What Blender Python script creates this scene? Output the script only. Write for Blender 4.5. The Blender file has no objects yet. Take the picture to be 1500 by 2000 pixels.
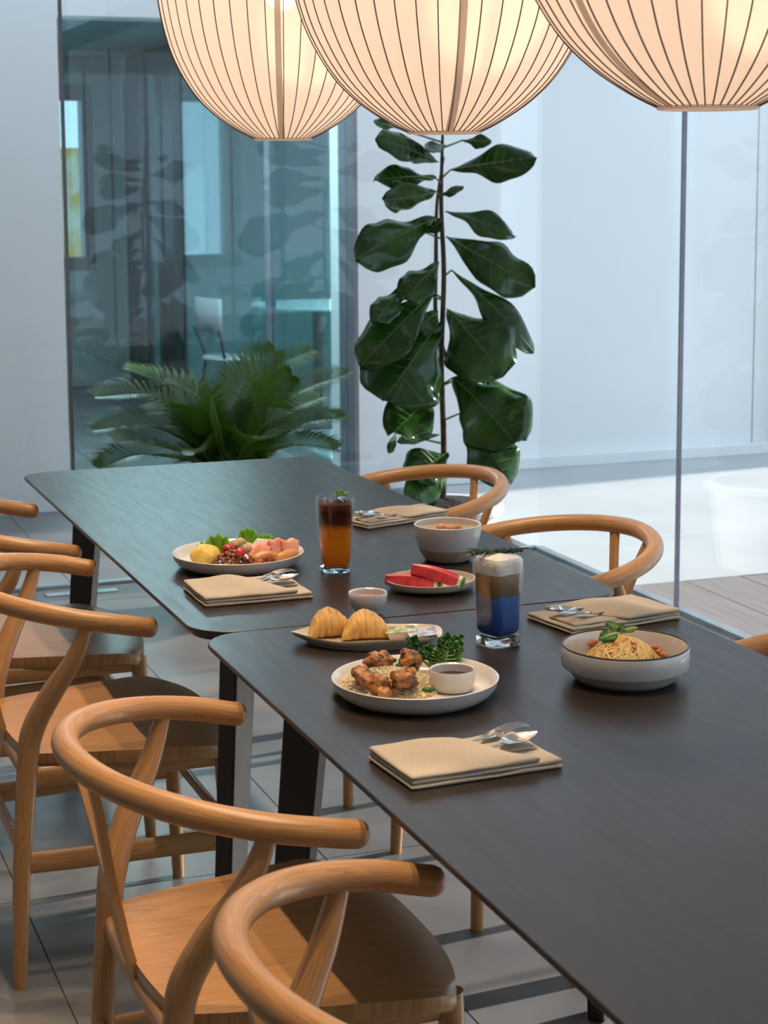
import bpy, bmesh, math, random
from mathutils import Vector, Matrix, noise
random.seed(7)
R = math.radians
S = bpy.context.scene
COL = S.collection

# ------------------------------------------------------------------ camera
F_PX, Y0 = 3555.8, 844.8                       # focal length and principal row, 1500x2000 frame
CAM = Vector((-.726, -2.856, 1.483))
FW = Vector((.3438934, .92886435, -.137653)).normalized()
RT = Vector((.93752302, -.34788303, -.00528981)).normalized()
UP = RT.cross(FW).normalized()
cd = bpy.data.cameras.new('camera')
cd.sensor_fit = 'VERTICAL'; cd.sensor_height = 24; cd.lens = 24 * F_PX / 2000
cd.shift_y = -(1000 - Y0) / 2000
cd.clip_start = .05
cd.dof.use_dof = True; cd.dof.focus_distance = 3.0; cd.dof.aperture_fstop = 8.0
cam = bpy.data.objects.new('camera', cd); COL.objects.link(cam)
cam.matrix_world = Matrix((( RT.x, UP.x, -FW.x, CAM.x), (RT.y, UP.y, -FW.y, CAM.y), (RT.z, UP.z, -FW.z, CAM.z), (0, 0, 0, 1)))
S.camera = cam
def ray(px, py): return FW * F_PX + RT * (px - 750) - UP * (py - Y0)
def pz(px, py, z=.74): d = ray(px, py); return CAM + d * ((z - CAM.z) / d.z)
def py_(px, py, Y): d = ray(px, py); return CAM + d * ((Y - CAM.y) / d.y)
def px_(px, py, X): d = ray(px, py); return CAM + d * ((X - CAM.x) / d.x)
def scale_at(p): return F_PX / (Vector(p) - CAM).dot(FW)      # pixels per metre
VIEW_ROT = math.atan2(RT.y, RT.x)

# ------------------------------------------------------------------ light and exposure
S.view_settings.view_transform = 'Standard'; S.view_settings.look = 'None'
S.view_settings.gamma = 1; S.view_settings.use_curve_mapping = False
S.view_settings.exposure = -0.52
w = bpy.data.worlds.new('sky'); S.world = w; w.use_nodes = True
bg = w.node_tree.nodes['Background']
bg.inputs[0].default_value = (.63, .82, 1.0, 1); bg.inputs[1].default_value = 2.8
sl = bpy.data.lights.new('sun', 'SUN'); sl.energy = 10.5; sl.angle = R(1.2); sl.color = (1, .93, .84)
so = bpy.data.objects.new('sun', sl); COL.objects.link(so)
SUN_EL, SUN_AZ = R(23), R(6)
sd = Vector((math.cos(SUN_EL) * math.cos(SUN_AZ), math.cos(SUN_EL) * math.sin(SUN_AZ), math.sin(SUN_EL)))
so.rotation_euler = (-sd).to_track_quat('-Z', 'Y').to_euler(); so.location = (8, 0, 5)

# ------------------------------------------------------------------ materials
def newmat(name):
    m = bpy.data.materials.new(name); m.use_nodes = True
    return m, m.node_tree, m.node_tree.nodes['Principled BSDF']
def N(nt, t, **kw):
    n = nt.nodes.new(t)
    for k, v in kw.items():
        if k in n.inputs: n.inputs[k].default_value = v
        else: setattr(n, k, v)
    return n
def plain(name, col, rough=.5, metal=0, var=.0, vscale=20, bump=0, bscale=60, coat=0, sss=0, spec=.5, coords='Object'):
    m, nt, b = newmat(name)
    b.inputs['Roughness'].default_value = rough; b.inputs['Metallic'].default_value = metal
    b.inputs['Specular IOR Level'].default_value = spec
    b.inputs['Coat Weight'].default_value = coat
    if sss:
        b.inputs['Subsurface Weight'].default_value = sss; b.inputs['Subsurface Radius'].default_value = (.02, .01, .006); b.inputs['Subsurface Scale'].default_value = .5
    tc = N(nt, 'ShaderNodeTexCoord')
    n = N(nt, 'ShaderNodeTexNoise', Scale=vscale, Detail=4.0); nt.links.new(tc.outputs[coords], n.inputs['Vector'])
    r = N(nt, 'ShaderNodeValToRGB')
    c2 = [max(0, c * (1 - var)) for c in col]; c1 = [min(1, c * (1 + var)) for c in col]
    r.color_ramp.elements[0].position = .35; r.color_ramp.elements[1].position = .65
    r.color_ramp.elements[0].color = (*c2, 1); r.color_ramp.elements[1].color = (*c1, 1)
    nt.links.new(n.outputs['Fac'], r.inputs[0]); nt.links.new(r.outputs[0], b.inputs['Base Color'])
    if bump:
        n2 = N(nt, 'ShaderNodeTexNoise', Scale=bscale, Detail=4.0); nt.links.new(tc.outputs[coords], n2.inputs['Vector'])
        bp = N(nt, 'ShaderNodeBump', Strength=bump, Distance=.01); nt.links.new(n2.outputs['Fac'], bp.inputs['Height']); nt.links.new(bp.outputs[0], b.inputs['Normal'])
    return m
def two(name, ca, cb, scale=20, rough=.5, lo=.4, hi=.6, bump=0, detail=5, sss=0, coat=0, mapping=None, coords='Object'):
    m, nt, b = newmat(name); b.inputs['Roughness'].default_value = rough; b.inputs['Coat Weight'].default_value = coat
    if sss:
        b.inputs['Subsurface Weight'].default_value = sss; b.inputs['Subsurface Radius'].default_value = (.02, .01, .006); b.inputs['Subsurface Scale'].default_value = .4
    tc = N(nt, 'ShaderNodeTexCoord'); mp = N(nt, 'ShaderNodeMapping'); nt.links.new(tc.outputs[coords], mp.inputs[0])
    if mapping: mp.inputs['Scale'].default_value = mapping
    n = N(nt, 'ShaderNodeTexNoise', Scale=scale, Detail=float(detail)); nt.links.new(mp.outputs[0], n.inputs['Vector'])
    r = N(nt, 'ShaderNodeValToRGB'); r.color_ramp.elements[0].position = lo; r.color_ramp.elements[1].position = hi
    r.color_ramp.elements[0].color = (*ca, 1); r.color_ramp.elements[1].color = (*cb, 1)
    nt.links.new(n.outputs['Fac'], r.inputs[0]); nt.links.new(r.outputs[0], b.inputs['Base Color'])
    if bump:
        bp = N(nt, 'ShaderNodeBump', Strength=bump, Distance=.004); nt.links.new(n.outputs['Fac'], bp.inputs['Height']); nt.links.new(bp.outputs[0], b.inputs['Normal'])
    return m
def ash_wood():
    m, nt, b = newmat('ash_wood')
    tc = N(nt, 'ShaderNodeTexCoord'); oi = N(nt, 'ShaderNodeObjectInfo')
    add = N(nt, 'ShaderNodeVectorMath', operation='ADD'); nt.links.new(tc.outputs['UV'], add.inputs[0])
    mul = N(nt, 'ShaderNodeVectorMath', operation='SCALE'); mul.inputs['Scale'].default_value = 7.3
    cb = N(nt, 'ShaderNodeCombineXYZ'); nt.links.new(oi.outputs['Random'], cb.inputs[0]); nt.links.new(oi.outputs['Random'], cb.inputs[1])
    nt.links.new(cb.outputs[0], mul.inputs[0]); nt.links.new(mul.outputs[0], add.inputs[1])
    mp = N(nt, 'ShaderNodeMapping'); mp.inputs['Scale'].default_value = (.9, 20, 1); nt.links.new(add.outputs[0], mp.inputs[0])
    n1 = N(nt, 'ShaderNodeTexNoise', Scale=1.6, Detail=3.0, Distortion=.5); nt.links.new(mp.outputs[0], n1.inputs['Vector'])
    # rings of the grain
    wv = N(nt, 'ShaderNodeMath', operation='MULTIPLY'); wv.inputs[1].default_value = 22; nt.links.new(n1.outputs['Fac'], wv.inputs[0])
    fr = N(nt, 'ShaderNodeMath', operation='FRACT'); nt.links.new(wv.outputs[0], fr.inputs[0])
    mp2 = N(nt, 'ShaderNodeMapping'); mp2.inputs['Scale'].default_value = (6, 220, 1); nt.links.new(add.outputs[0], mp2.inputs[0])
    n2 = N(nt, 'ShaderNodeTexNoise', Scale=2.0, Detail=4.0); nt.links.new(mp2.outputs[0], n2.inputs['Vector'])
    mx = N(nt, 'ShaderNodeMath', operation='MULTIPLY_ADD'); mx.inputs[1].default_value = .34; nt.links.new(fr.outputs[0], mx.inputs[0])
    sc = N(nt, 'ShaderNodeMath', operation='MULTIPLY'); sc.inputs[1].default_value = .65; nt.links.new(n2.outputs['Fac'], sc.inputs[0]); nt.links.new(sc.outputs[0], mx.inputs[2])
    r = N(nt, 'ShaderNodeValToRGB'); r.color_ramp.elements[0].position = .18; r.color_ramp.elements[1].position = .85
    r.color_ramp.elements[0].color = (.55, .295, .118, 1); r.color_ramp.elements[1].color = (.29, .13, .042, 1)
    nt.links.new(mx.outputs[0], r.inputs[0]); nt.links.new(r.outputs[0], b.inputs['Base Color'])
    b.inputs['Roughness'].default_value = .36
    bp = N(nt, 'ShaderNodeBump', Strength=.03, Distance=.001); nt.links.new(mx.outputs[0], bp.inputs['Height']); nt.links.new(bp.outputs[0], b.inputs['Normal'])
    return m
def dark_wood():
    m, nt, b = newmat('dark_stained_wood')
    tc = N(nt, 'ShaderNodeTexCoord')
    mp = N(nt, 'ShaderNodeMapping'); mp.inputs['Scale'].default_value = (26, 1.6, 8); nt.links.new(tc.outputs['Object'], mp.inputs[0])
    n = N(nt, 'ShaderNodeTexNoise', Scale=1.5, Detail=6.0, Distortion=.4); nt.links.new(mp.outputs[0], n.inputs['Vector'])
    r = N(nt, 'ShaderNodeValToRGB'); r.color_ramp.elements[0].position = .3; r.color_ramp.elements[1].position = .75
    r.color_ramp.elements[0].color = (.021, .0145, .0118, 1); r.color_ramp.elements[1].color = (.030, .0215, .0178, 1)
    nt.links.new(n.outputs['Fac'], r.inputs[0]); nt.links.new(r.outputs[0], b.inputs['Base Color'])
    mp2 = N(nt, 'ShaderNodeMapping'); mp2.inputs['Scale'].default_value = (60, 5, 8); nt.links.new(tc.outputs['Object'], mp2.inputs[0])
    n2 = N(nt, 'ShaderNodeTexNoise', Scale=1.2, Detail=3.0); nt.links.new(mp2.outputs[0], n2.inputs['Vector'])
    rr = N(nt, 'ShaderNodeMapRange'); rr.inputs['From Min'].default_value = .3; rr.inputs['From Max'].default_value = .7; rr.inputs['To Min'].default_value = .29; rr.inputs['To Max'].default_value = .35
    nt.links.new(n2.outputs['Fac'], rr.inputs[0]); nt.links.new(rr.outputs[0], b.inputs['Roughness'])
    b.inputs['Specular IOR Level'].default_value = .36
    bp = N(nt, 'ShaderNodeBump', Strength=.004, Distance=.0005); nt.links.new(n2.outputs['Fac'], bp.inputs['Height']); nt.links.new(bp.outputs[0], b.inputs['Normal'])
    return m
def thin_glass(name, tint=(1, 1, 1), refl=1.0, rough=0):
    m, nt, b = newmat(name); nt.nodes.remove(b)
    t = N(nt, 'ShaderNodeBsdfTransparent'); t.inputs[0].default_value = (*tint, 1)
    g = N(nt, 'ShaderNodeBsdfGlossy', Roughness=rough); g.inputs[0].default_value = (1, 1, 1, 1)
    f = N(nt, 'ShaderNodeFresnel', IOR=1.45)
    ge = N(nt, 'ShaderNodeNewGeometry'); mi = N(nt, 'ShaderNodeMapRange'); mi.inputs['To Min'].default_value = 1.45; mi.inputs['To Max'].default_value = 1 / 1.45   # same reflection from both sides of a sheet
    nt.links.new(ge.outputs['Backfacing'], mi.inputs[0]); nt.links.new(mi.outputs[0], f.inputs['IOR'])
    mu = N(nt, 'ShaderNodeMath', operation='MULTIPLY'); mu.inputs[1].default_value = refl; nt.links.new(f.outputs[0], mu.inputs[0])
    mx = N(nt, 'ShaderNodeMixShader'); nt.links.new(mu.outputs[0], mx.inputs[0]); nt.links.new(t.outputs[0], mx.inputs[1]); nt.links.new(g.outputs[0], mx.inputs[2])
    nt.links.new(mx.outputs[0], nt.nodes['Material Output'].inputs[0])
    return m
def solid_glass():
    m, nt, b = newmat('thick_glass'); b.inputs['Transmission Weight'].default_value = 1; b.inputs['Roughness'].default_value = .02; b.inputs['IOR'].default_value = 1.45; return m
def paper_shade(name='lantern_fabric', k=1.0):
    m, nt, b = newmat(name); nt.nodes.remove(b)
    d = N(nt, 'ShaderNodeBsdfDiffuse'); d.inputs[0].default_value = (.86 * k, .79 * k, .70 * k, 1)
    t = N(nt, 'ShaderNodeBsdfTranslucent'); t.inputs[0].default_value = (.95 * k, .85 * k, .76 * k, 1)
    tr = N(nt, 'ShaderNodeBsdfTransparent'); tr.inputs[0].default_value = (1, .95, .88, 1)
    m1 = N(nt, 'ShaderNodeMixShader'); m1.inputs[0].default_value = .6; nt.links.new(d.outputs[0], m1.inputs[1]); nt.links.new(t.outputs[0], m1.inputs[2])
    m2 = N(nt, 'ShaderNodeMixShader'); m2.inputs[0].default_value = .05; nt.links.new(m1.outputs[0], m2.inputs[1]); nt.links.new(tr.outputs[0], m2.inputs[2])
    nt.links.new(m2.outputs[0], nt.nodes['Material Output'].inputs[0])
    return m
def emit(name, col, s):
    m, nt, b = newmat(name); b.inputs['Emission Color'].default_value = (*col, 1); b.inputs['Emission Strength'].default_value = s
    b.inputs['Base Color'].default_value = (*col, 1); return m
def zramp(name, stops, rough=.25, transl=.7, coords='Object'):
    """colour by height inside a drink: stops = [(z, (r,g,b)), ...]"""
    m, nt, b = newmat(name); b.inputs['Roughness'].default_value = rough
    tc = N(nt, 'ShaderNodeTexCoord'); sp = N(nt, 'ShaderNodeSeparateXYZ'); nt.links.new(tc.outputs[coords], sp.inputs[0])
    n = N(nt, 'ShaderNodeTexNoise', Scale=45.0, Detail=3.0); nt.links.new(tc.outputs[coords], n.inputs['Vector'])
    ma = N(nt, 'ShaderNodeMath', operation='MULTIPLY_ADD'); ma.inputs[1].default_value = .02; nt.links.new(n.outputs['Fac'], ma.inputs[0]); nt.links.new(sp.outputs[2], ma.inputs[2])
    z0, z1 = stops[0][0], stops[-1][0]
    mr = N(nt, 'ShaderNodeMapRange'); mr.inputs['From Min'].default_value = z0 + .01; mr.inputs['From Max'].default_value = z1 + .01; nt.links.new(ma.outputs[0], mr.inputs[0])
    r = N(nt, 'ShaderNodeValToRGB'); el = r.color_ramp.elements
    while len(el) < len(stops): el.new(.5)
    for e, (z, c) in zip(el, stops): e.position = (z - z0) / (z1 - z0); e.color = (*c, 1)
    nt.links.new(mr.outputs[0], r.inputs[0]); nt.links.new(r.outputs[0], b.inputs['Base Color'])
    t = N(nt, 'ShaderNodeBsdfTranslucent'); nt.links.new(r.outputs[0], t.inputs[0])
    mx = N(nt, 'ShaderNodeMixShader'); mx.inputs[0].default_value = transl; nt.links.new(b.outputs[0], mx.inputs[1]); nt.links.new(t.outputs[0], mx.inputs[2])
    nt.links.new(mx.outputs[0], nt.nodes['Material Output'].inputs[0]); return m
def leafmat(name, ca, cb, rough=.3, transl=.18):
    m, nt, b = newmat(name); b.inputs['Roughness'].default_value = rough
    tc = N(nt, 'ShaderNodeTexCoord'); n = N(nt, 'ShaderNodeTexNoise', Scale=9.0, Detail=3.0); nt.links.new(tc.outputs['Object'], n.inputs['Vector'])
    r = N(nt, 'ShaderNodeValToRGB'); r.color_ramp.elements[0].position = .35; r.color_ramp.elements[1].position = .7
    r.color_ramp.elements[0].color = (*ca, 1); r.color_ramp.elements[1].color = (*cb, 1)
    nt.links.new(n.outputs['Fac'], r.inputs[0]); nt.links.new(r.outputs[0], b.inputs['Base Color'])
    t = N(nt, 'ShaderNodeBsdfTranslucent'); t.inputs[0].default_value = (cb[0] * 1.5, cb[1] * 1.6, cb[2], 1)
    mx = N(nt, 'ShaderNodeMixShader'); mx.inputs[0].default_value = transl; nt.links.new(b.outputs[0], mx.inputs[1]); nt.links.new(t.outputs[0], mx.inputs[2])
    nt.links.new(mx.outputs[0], nt.nodes['Material Output'].inputs[0]); return m
M = dict(
    ash=ash_wood(), dark=dark_wood(),
    white_wall=plain('white_paint', (.85, .86, .87), .6, var=.03, vscale=.8, bump=.05),
    ceiling=plain('ceiling_paint', (.70, .69, .67), .7, var=.02, vscale=1),
    inner_wall=plain('warm_grey_paint', (.42, .40, .38), .7, var=.05, vscale=1),
    tile=plain('concrete_tile', (.168, .160, .162), .42, var=.24, vscale=3.0, bump=.06, bscale=18, coords='Object'),
    grout=plain('grout', (.15, .148, .145), .8, var=.1),
    paving=plain('pale_concrete', (.50, .51, .52), .7, var=.06, vscale=2, bump=.05),
    deckwood=two('weathered_deck_wood', (.20, .165, .16), (.30, .255, .245), 2.0, .6, .3, .7, bump=.2, mapping=(30, 1.5, 5)),
    glass=thin_glass('clear_glass', (.985, .995, .995), .6), teal_glass=thin_glass('teal_tinted_glass', (.62, .77, .79), 1.0),
    base_glass=solid_glass(), drink_glass=thin_glass('drinking_glass', (.98, .985, .985), .9, .02),
    joint=plain('glass_joint', (.20, .19, .22), .4, var=.05), joint_light=plain('pale_glass_joint', (.42, .43, .54), .3, var=.05), black=plain('black_metal', (.02, .021, .024), .4, var=.1),
    steel=plain('polished_steel', (.80, .79, .77), .13, 1.0, var=.03), brushed=plain('brushed_steel', (.55, .58, .60), .35, 1.0, var=.1, vscale=8),
    shade=paper_shade(), rib=plain('rib_wire', (.12, .075, .045), .6, var=.1), seam=paper_shade('seam_tape', .55), bulb=emit('bulb', (1, .80, .66), 52),
    cord=plain('cord', (.03, .03, .03), .6, var=.1), panel=emit('fill_panel_diffuser', (.9, .97, 1), 48), spot=emit('spot_lens', (1, .82, .6), 6),
    fig=leafmat('fig_leaf', (.009, .045, .006), (.034, .120, .012), .17, .2), fig_rib=plain('fig_leaf_rib', (.10, .20, .055), .4, var=.1),
    fig_stem=plain('fig_bark', (.085, .055, .035), .8, var=.3, vscale=60, bump=.4), sago=leafmat('sago_leaf', (.014, .048, .008), (.072, .160, .016), .36, .2),
    sago_rib=plain('sago_rib', (.12, .19, .03), .5, var=.1), sago_trunk=plain('sago_trunk', (.09, .06, .035), .9, var=.4, vscale=30, bump=.6),
    soil=plain('soil', (.018, .013, .010), .95, var=.5, vscale=80, bump=1), pot=plain('white_pot', (.78, .78, .78), .35, var=.02), pot_grey=plain('grey_pot', (.25, .25, .25), .6, var=.08),
    ceramic=plain('white_glaze', (.63, .605, .585), .22, var=.03, vscale=12, coat=.3), cream=plain('cream_glaze', (.56, .475, .36), .28, var=.06, vscale=14, coat=.2),
    stoneware=plain('raw_stoneware', (.40, .31, .22), .7, var=.1, vscale=50), foot_clay=plain('beige_clay', (.47, .41, .34), .6, var=.06, vscale=40), rim=plain('brown_rim', (.07, .045, .03), .4, var=.2),
    linen=two('linen_cloth', (.43, .355, .27), (.57, .485, .385), 900, .9, .35, .65, bump=.25, detail=2),
    omelette=two('egg', (.70, .40, .06), (.86, .62, .16), 60, .45, .4, .65, bump=.3, sss=.15), bean=plain('baked_bean', (.23, .065, .022), .25, var=.35, vscale=40, coat=.3),
    ham=two('ham', (.70, .25, .15), (.80, .40, .29), 40, .4, sss=.2), sausage=two('sausage', (.50, .17, .045), (.66, .30, .09), 35, .32, coat=.2, sss=.1), bacon=two('bacon', (.20, .045, .025), (.48, .17, .09), 45, .4, .35, .65, bump=.3),
    tomato=plain('tomato', (.50, .025, .018), .22, var=.2, coat=.3), mushroom=two('mushroom', (.30, .19, .08), (.48, .36, .18), 70, .5),
    lettuce=leafmat('lettuce', (.10, .30, .015), (.28, .50, .05), .4, .3), herb=leafmat('herb', (.015, .085, .008), (.05, .21, .018), .4, .25), stalk=plain('herb_stalk', (.22, .36, .09), .4, var=.15),
    basil=leafmat('basil', (.02, .12, .012), (.06, .26, .025), .35, .25), rosemary=leafmat('rosemary', (.010, .028, .014), (.03, .07, .03), .5, .1),
    melon=two('watermelon_flesh', (.62, .025, .035), (.76, .075, .085), 60, .35, sss=.2), melon_white=plain('watermelon_pith', (.72, .74, .52), .5, var=.05), melon_rind=plain('watermelon_rind', (.05, .16, .025), .4, var=.3),
    croissant=two('croissant_crust', (.52, .23, .04), (.82, .50, .16), 9, .42, .3, .68, bump=.8, mapping=(14, 3.5, 3.5), coat=.15),
    tub=plain('packet_plastic', (.75, .72, .68), .35, var=.03), foil_green=two('green_printed_lid', (.14, .24, .03), (.62, .60, .36), 60, .4, .4, .6), foil_grey=two('grey_printed_lid', (.22, .22, .36), (.62, .62, .66), 70, .35, .4, .6),
    rice=plain('cooked_rice', (.76, .66, .45), .45, var=.15, vscale=30, sss=.1), rice_base=plain('rice_mound', (.58, .43, .22), .6, var=.25, vscale=120, bump=.8, bscale=200), chicken=two('roast_chicken', (.07, .018, .005), (.50, .19, .035), 75, .36, .36, .62, bump=1.0, coat=.2),
    soy=plain('dark_sauce', (.035, .015, .006), .08, var=.1), pink=plain('pink_sauce', (.66, .36, .33), .15, var=.05), soup=two('soup', (.52, .38, .18), (.66, .52, .30), 40, .15, coat=.3),
    pasta=two('spaghetti', (.70, .42, .11), (.82, .56, .20), 25, .35, sss=.1, coat=.2), pastabits=two('bacon_crumb', (.36, .09, .03), (.66, .26, .10), 60, .4, bump=.5),
    amber=zramp('iced_coffee_orange', [(.012, (.98, .34, .008)), (.05, (1.0, .48, .014)), (.085, (.98, .42, .014)), (.097, (.14, .03, .006)), (.118, (.05, .010, .004)), (.126, (.17, .045, .018)), (.138, (.30, .13, .075))]),
    blue=zramp('layered_blue_drink', [(.012, (.02, .065, .27)), (.045, (.025, .11, .43)), (.082, (.045, .19, .56)), (.0845, (.15, .08, .03)), (.10, (.25, .13, .06)), (.118, (.40, .27, .17))], transl=.3),
    foam=plain('milk_foam', (.74, .71, .68), .6, var=.05, vscale=50, bump=.3, bscale=120, sss=.2), ice=thin_glass('ice', (.95, .93, .9), 2.0, .1),
    teal_wall=plain('teal_grey_paint', (.30, .40, .42), .6, var=.05, vscale=2), grey_wall=plain('grey_paint', (.36, .40, .42), .6, var=.05, vscale=1), teal_panel=plain('teal_panel', (.07, .32, .33), .5, var=.08), board=plain('white_board', (.80, .84, .84), .6, var=.02),
    yellow=two('yellow_print', (.72, .42, .02), (.82, .72, .5), 3, .6, .45, .55),
)

# ------------------------------------------------------------------ mesh helpers
class MB:
    def __init__(s): s.v = []; s.f = []; s.uv = []
    def add(s, vs, fs, uvs=None):
        o = len(s.v); s.v += [tuple(v) for v in vs]
        for i, f in enumerate(fs):
            s.f.append(tuple(o + k for k in f)); s.uv.append(uvs[i] if uvs else None)
    def grid(s, rows, closed=False, uvs=None):
        """rows of equal length -> quads; closed joins the last column to the first"""
        n = len(rows[0]); o = len(s.v)
        for r in rows: s.v += [tuple(p) for p in r]
        m = n if closed else n - 1
        for i in range(len(rows) - 1):
            for j in range(m):
                k = (j + 1) % n
                s.f.append((o + i * n + j, o + i * n + k, o + (i + 1) * n + k, o + (i + 1) * n + j))
                if uvs: s.uv.append((uvs[i][j], uvs[i][j + 1], uvs[i + 1][j + 1], uvs[i + 1][j]))
                else: s.uv.append(None)
    def fan(s, ring, tip, flip=False):
        o = len(s.v); s.v += [tuple(p) for p in ring] + [tuple(tip)]; n = len(ring)
        for j in range(n):
            f = (o + j, o + (j + 1) % n, o + n); s.f.append(f[::-1] if flip else f); s.uv.append(None)
    def tube(s, pts, rad, n=12, flat=1.0, up=None, cap=True, round_end=0):
        """swept tube; rad is a number or list; flat scales the second axis; round_end = 1 rounds both ends, 2 last only"""
        pts = [Vector(p) for p in pts]; rad = [rad] * len(pts) if isinstance(rad, (int, float)) else list(rad)
        if round_end:
            d = (pts[-1] - pts[-2]).normalized(); r = rad[-1]; b = pts[-1]
            for a in (30, 55, 75, 88): pts.append(b + d * r * math.sin(R(a)) * .8); rad.append(r * math.cos(R(a)))
            if round_end == 1:
                d = (pts[0] - pts[1]).normalized(); r = rad[0]; b = pts[0]
                for a in (30, 55, 75, 88): pts.insert(0, b + d * r * math.sin(R(a)) * .8); rad.insert(0, r * math.cos(R(a)))
        rows = []; uvs = []; L = 0; ref = Vector(up) if up else None
        if ref is None:
            t0 = (pts[1] - pts[0]).normalized(); ref = Vector((0, 0, 1)) if abs(t0.z) < .9 else Vector((1, 0, 0))
        rm = max(rad)
        for i, p in enumerate(pts):
            t = (pts[min(i + 1, len(pts) - 1)] - pts[max(i - 1, 0)]).normalized()
            a = ref - t * ref.dot(t); a.normalize(); b = t.cross(a)
            if not up: ref = a
            if i: L += (p - pts[i - 1]).length
            rows.append([p + (a * math.cos(2 * math.pi * j / n) + b * flat * math.sin(2 * math.pi * j / n)) * rad[i] for j in range(n)])
            uvs.append([(L, j / n * 2 * math.pi * rm) for j in range(n + 1)])
        s.grid(rows, True, uvs)
        if cap:
            s.fan(rows[0], pts[0], True); s.fan(rows[-1], pts[-1])
    def lathe(s, prof, n=40, sx=1, sy=1, ctr=(0, 0, 0), shape=None):
        rows = []
        for r, z in prof:
            row = []
            for j in range(n):
                a = 2 * math.pi * j / n; k = shape(a, r, z) if shape else 1
                row.append((ctr[0] + r * k * sx * math.cos(a), ctr[1] + r * k * sy * math.sin(a), ctr[2] + z))
            rows.append(row)
        s.grid(rows, True)
        if prof[0][0] > 1e-5 and False: pass
    def box(s, a, b, bev=0):
        x0, y0, z0 = a; x1, y1, z1 = b
        vs = [(x0, y0, z0), (x1, y0, z0), (x1, y1, z0), (x0, y1, z0), (x0, y0, z1), (x1, y0, z1), (x1, y1, z1), (x0, y1, z1)]
        fs = [(0, 3, 2, 1), (4, 5, 6, 7), (0, 1, 5, 4), (1, 2, 6, 5), (2, 3, 7, 6), (3, 0, 4, 7)]
        ax = max(range(3), key=lambda k: b[k] - a[k]); o = [k for k in range(3) if k != ax]
        s.add(vs, fs, [[(vs[k][ax], vs[k][o[0]] + vs[k][o[1]]) for k in f] for f in fs])
    def blob(s, c, r, nz=10, n=14, amp=0, freq=20, seed=0, rot=None):
        rows = []
        for i in range(nz + 1):
            th = math.pi * i / nz; row = []
            for j in range(n):
                ph = 2 * math.pi * j / n; d = Vector((math.sin(th) * math.cos(ph), math.sin(th) * math.sin(ph), math.cos(th)))
                sv = Vector((seed * 3.7, seed * 1.3, 0)); pv = Vector((d.x * r[0], d.y * r[1], d.z * r[2])); k = 1 + amp * (noise.noise(pv * freq + sv) + .35 * noise.noise(pv * freq * 2.6 + sv))
                p = Vector((d.x * r[0], d.y * r[1], d.z * r[2])) * k
                if rot: p = rot @ p
                row.append(Vector(c) + p)
            rows.append(row)
        s.grid(rows[::-1], True)
    def mesh(s, name, smooth=True, sharp=40):
        me = bpy.data.meshes.new(name); me.from_pydata(s.v, [], s.f)
        if any(u for u in s.uv):
            l = me.uv_layers.new(name='UVMap'); k = 0
            for f, u in zip(s.f, s.uv):
                for q in range(len(f)):
                    l.data[k].uv = u[q] if u else (s.v[f[q]][0], s.v[f[q]][1]); k += 1
        bm = bmesh.new(); bm.from_mesh(me); bmesh.ops.remove_doubles(bm, verts=bm.verts, dist=1e-6); bmesh.ops.recalc_face_normals(bm, faces=bm.faces); bm.to_mesh(me); bm.free()
        if smooth:
            me.shade_smooth()
            try: me.set_sharp_from_angle(angle=R(sharp))
            except Exception: pass
        me.update(); return me
def put(name, data, m, parent=None, smooth=True, sharp=40, bevel=0):
    if isinstance(data, MB): data = data.mesh(name, smooth, sharp)
    o = bpy.data.objects.new(name, data); COL.objects.link(o)
    if m is not None and not data.materials: data.materials.append(M[m])
    if parent: o.parent = parent
    if bevel:
        b = o.modifiers.new('bevel', 'BEVEL'); b.width = bevel; b.segments = 3; b.limit_method = 'ANGLE'
    return o
def tag(o, label, cat, group=None):
    o['label'] = label; o['category'] = cat
    if group: o['group'] = group
    return o
def thing(name, label, cat, loc=(0, 0, 0), rz=0, group=None):
    o = bpy.data.objects.new(name, None); COL.objects.link(o); o.empty_display_size = .05
    o.location = loc; o.rotation_euler = (0, 0, rz); return tag(o, label, cat, group)
def struct(o): o['kind'] = 'structure'; return o
def stuff(o): o['kind'] = 'stuff'; return o
def boxo(name, a, b, m, parent=None, bevel=0):
    q = MB(); q.box(a, b); return put(name, q, m, parent, smooth=bool(bevel), sharp=30, bevel=bevel)
def copy_tree(o, parent=None):
    c = o.copy(); COL.objects.link(c)
    if parent: c.parent = parent
    for ch in list(o.children): copy_tree(ch, c)
    return c
def smooth_path(pts, k=6):
    pts = [Vector(p) for p in pts]; out = []
    for i in range(len(pts) - 1):
        p0 = pts[max(i - 1, 0)]; p1 = pts[i]; p2 = pts[i + 1]; p3 = pts[min(i + 2, len(pts) - 1)]
        for j in range(k):
            t = j / k
            out.append(.5 * ((2 * p1) + (p2 - p0) * t + (2 * p0 - 5 * p1 + 4 * p2 - p3) * t * t + (3 * p1 - p0 - 3 * p2 + p3) * t ** 3))
    out.append(pts[-1]); return out
def lerp_list(vals, n):
    out = []
    for i in range(n):
        t = i / (n - 1) * (len(vals) - 1); k = min(int(t), len(vals) - 2); out.append(vals[k] + (vals[k + 1] - vals[k]) * (t - k))
    return out

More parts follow.
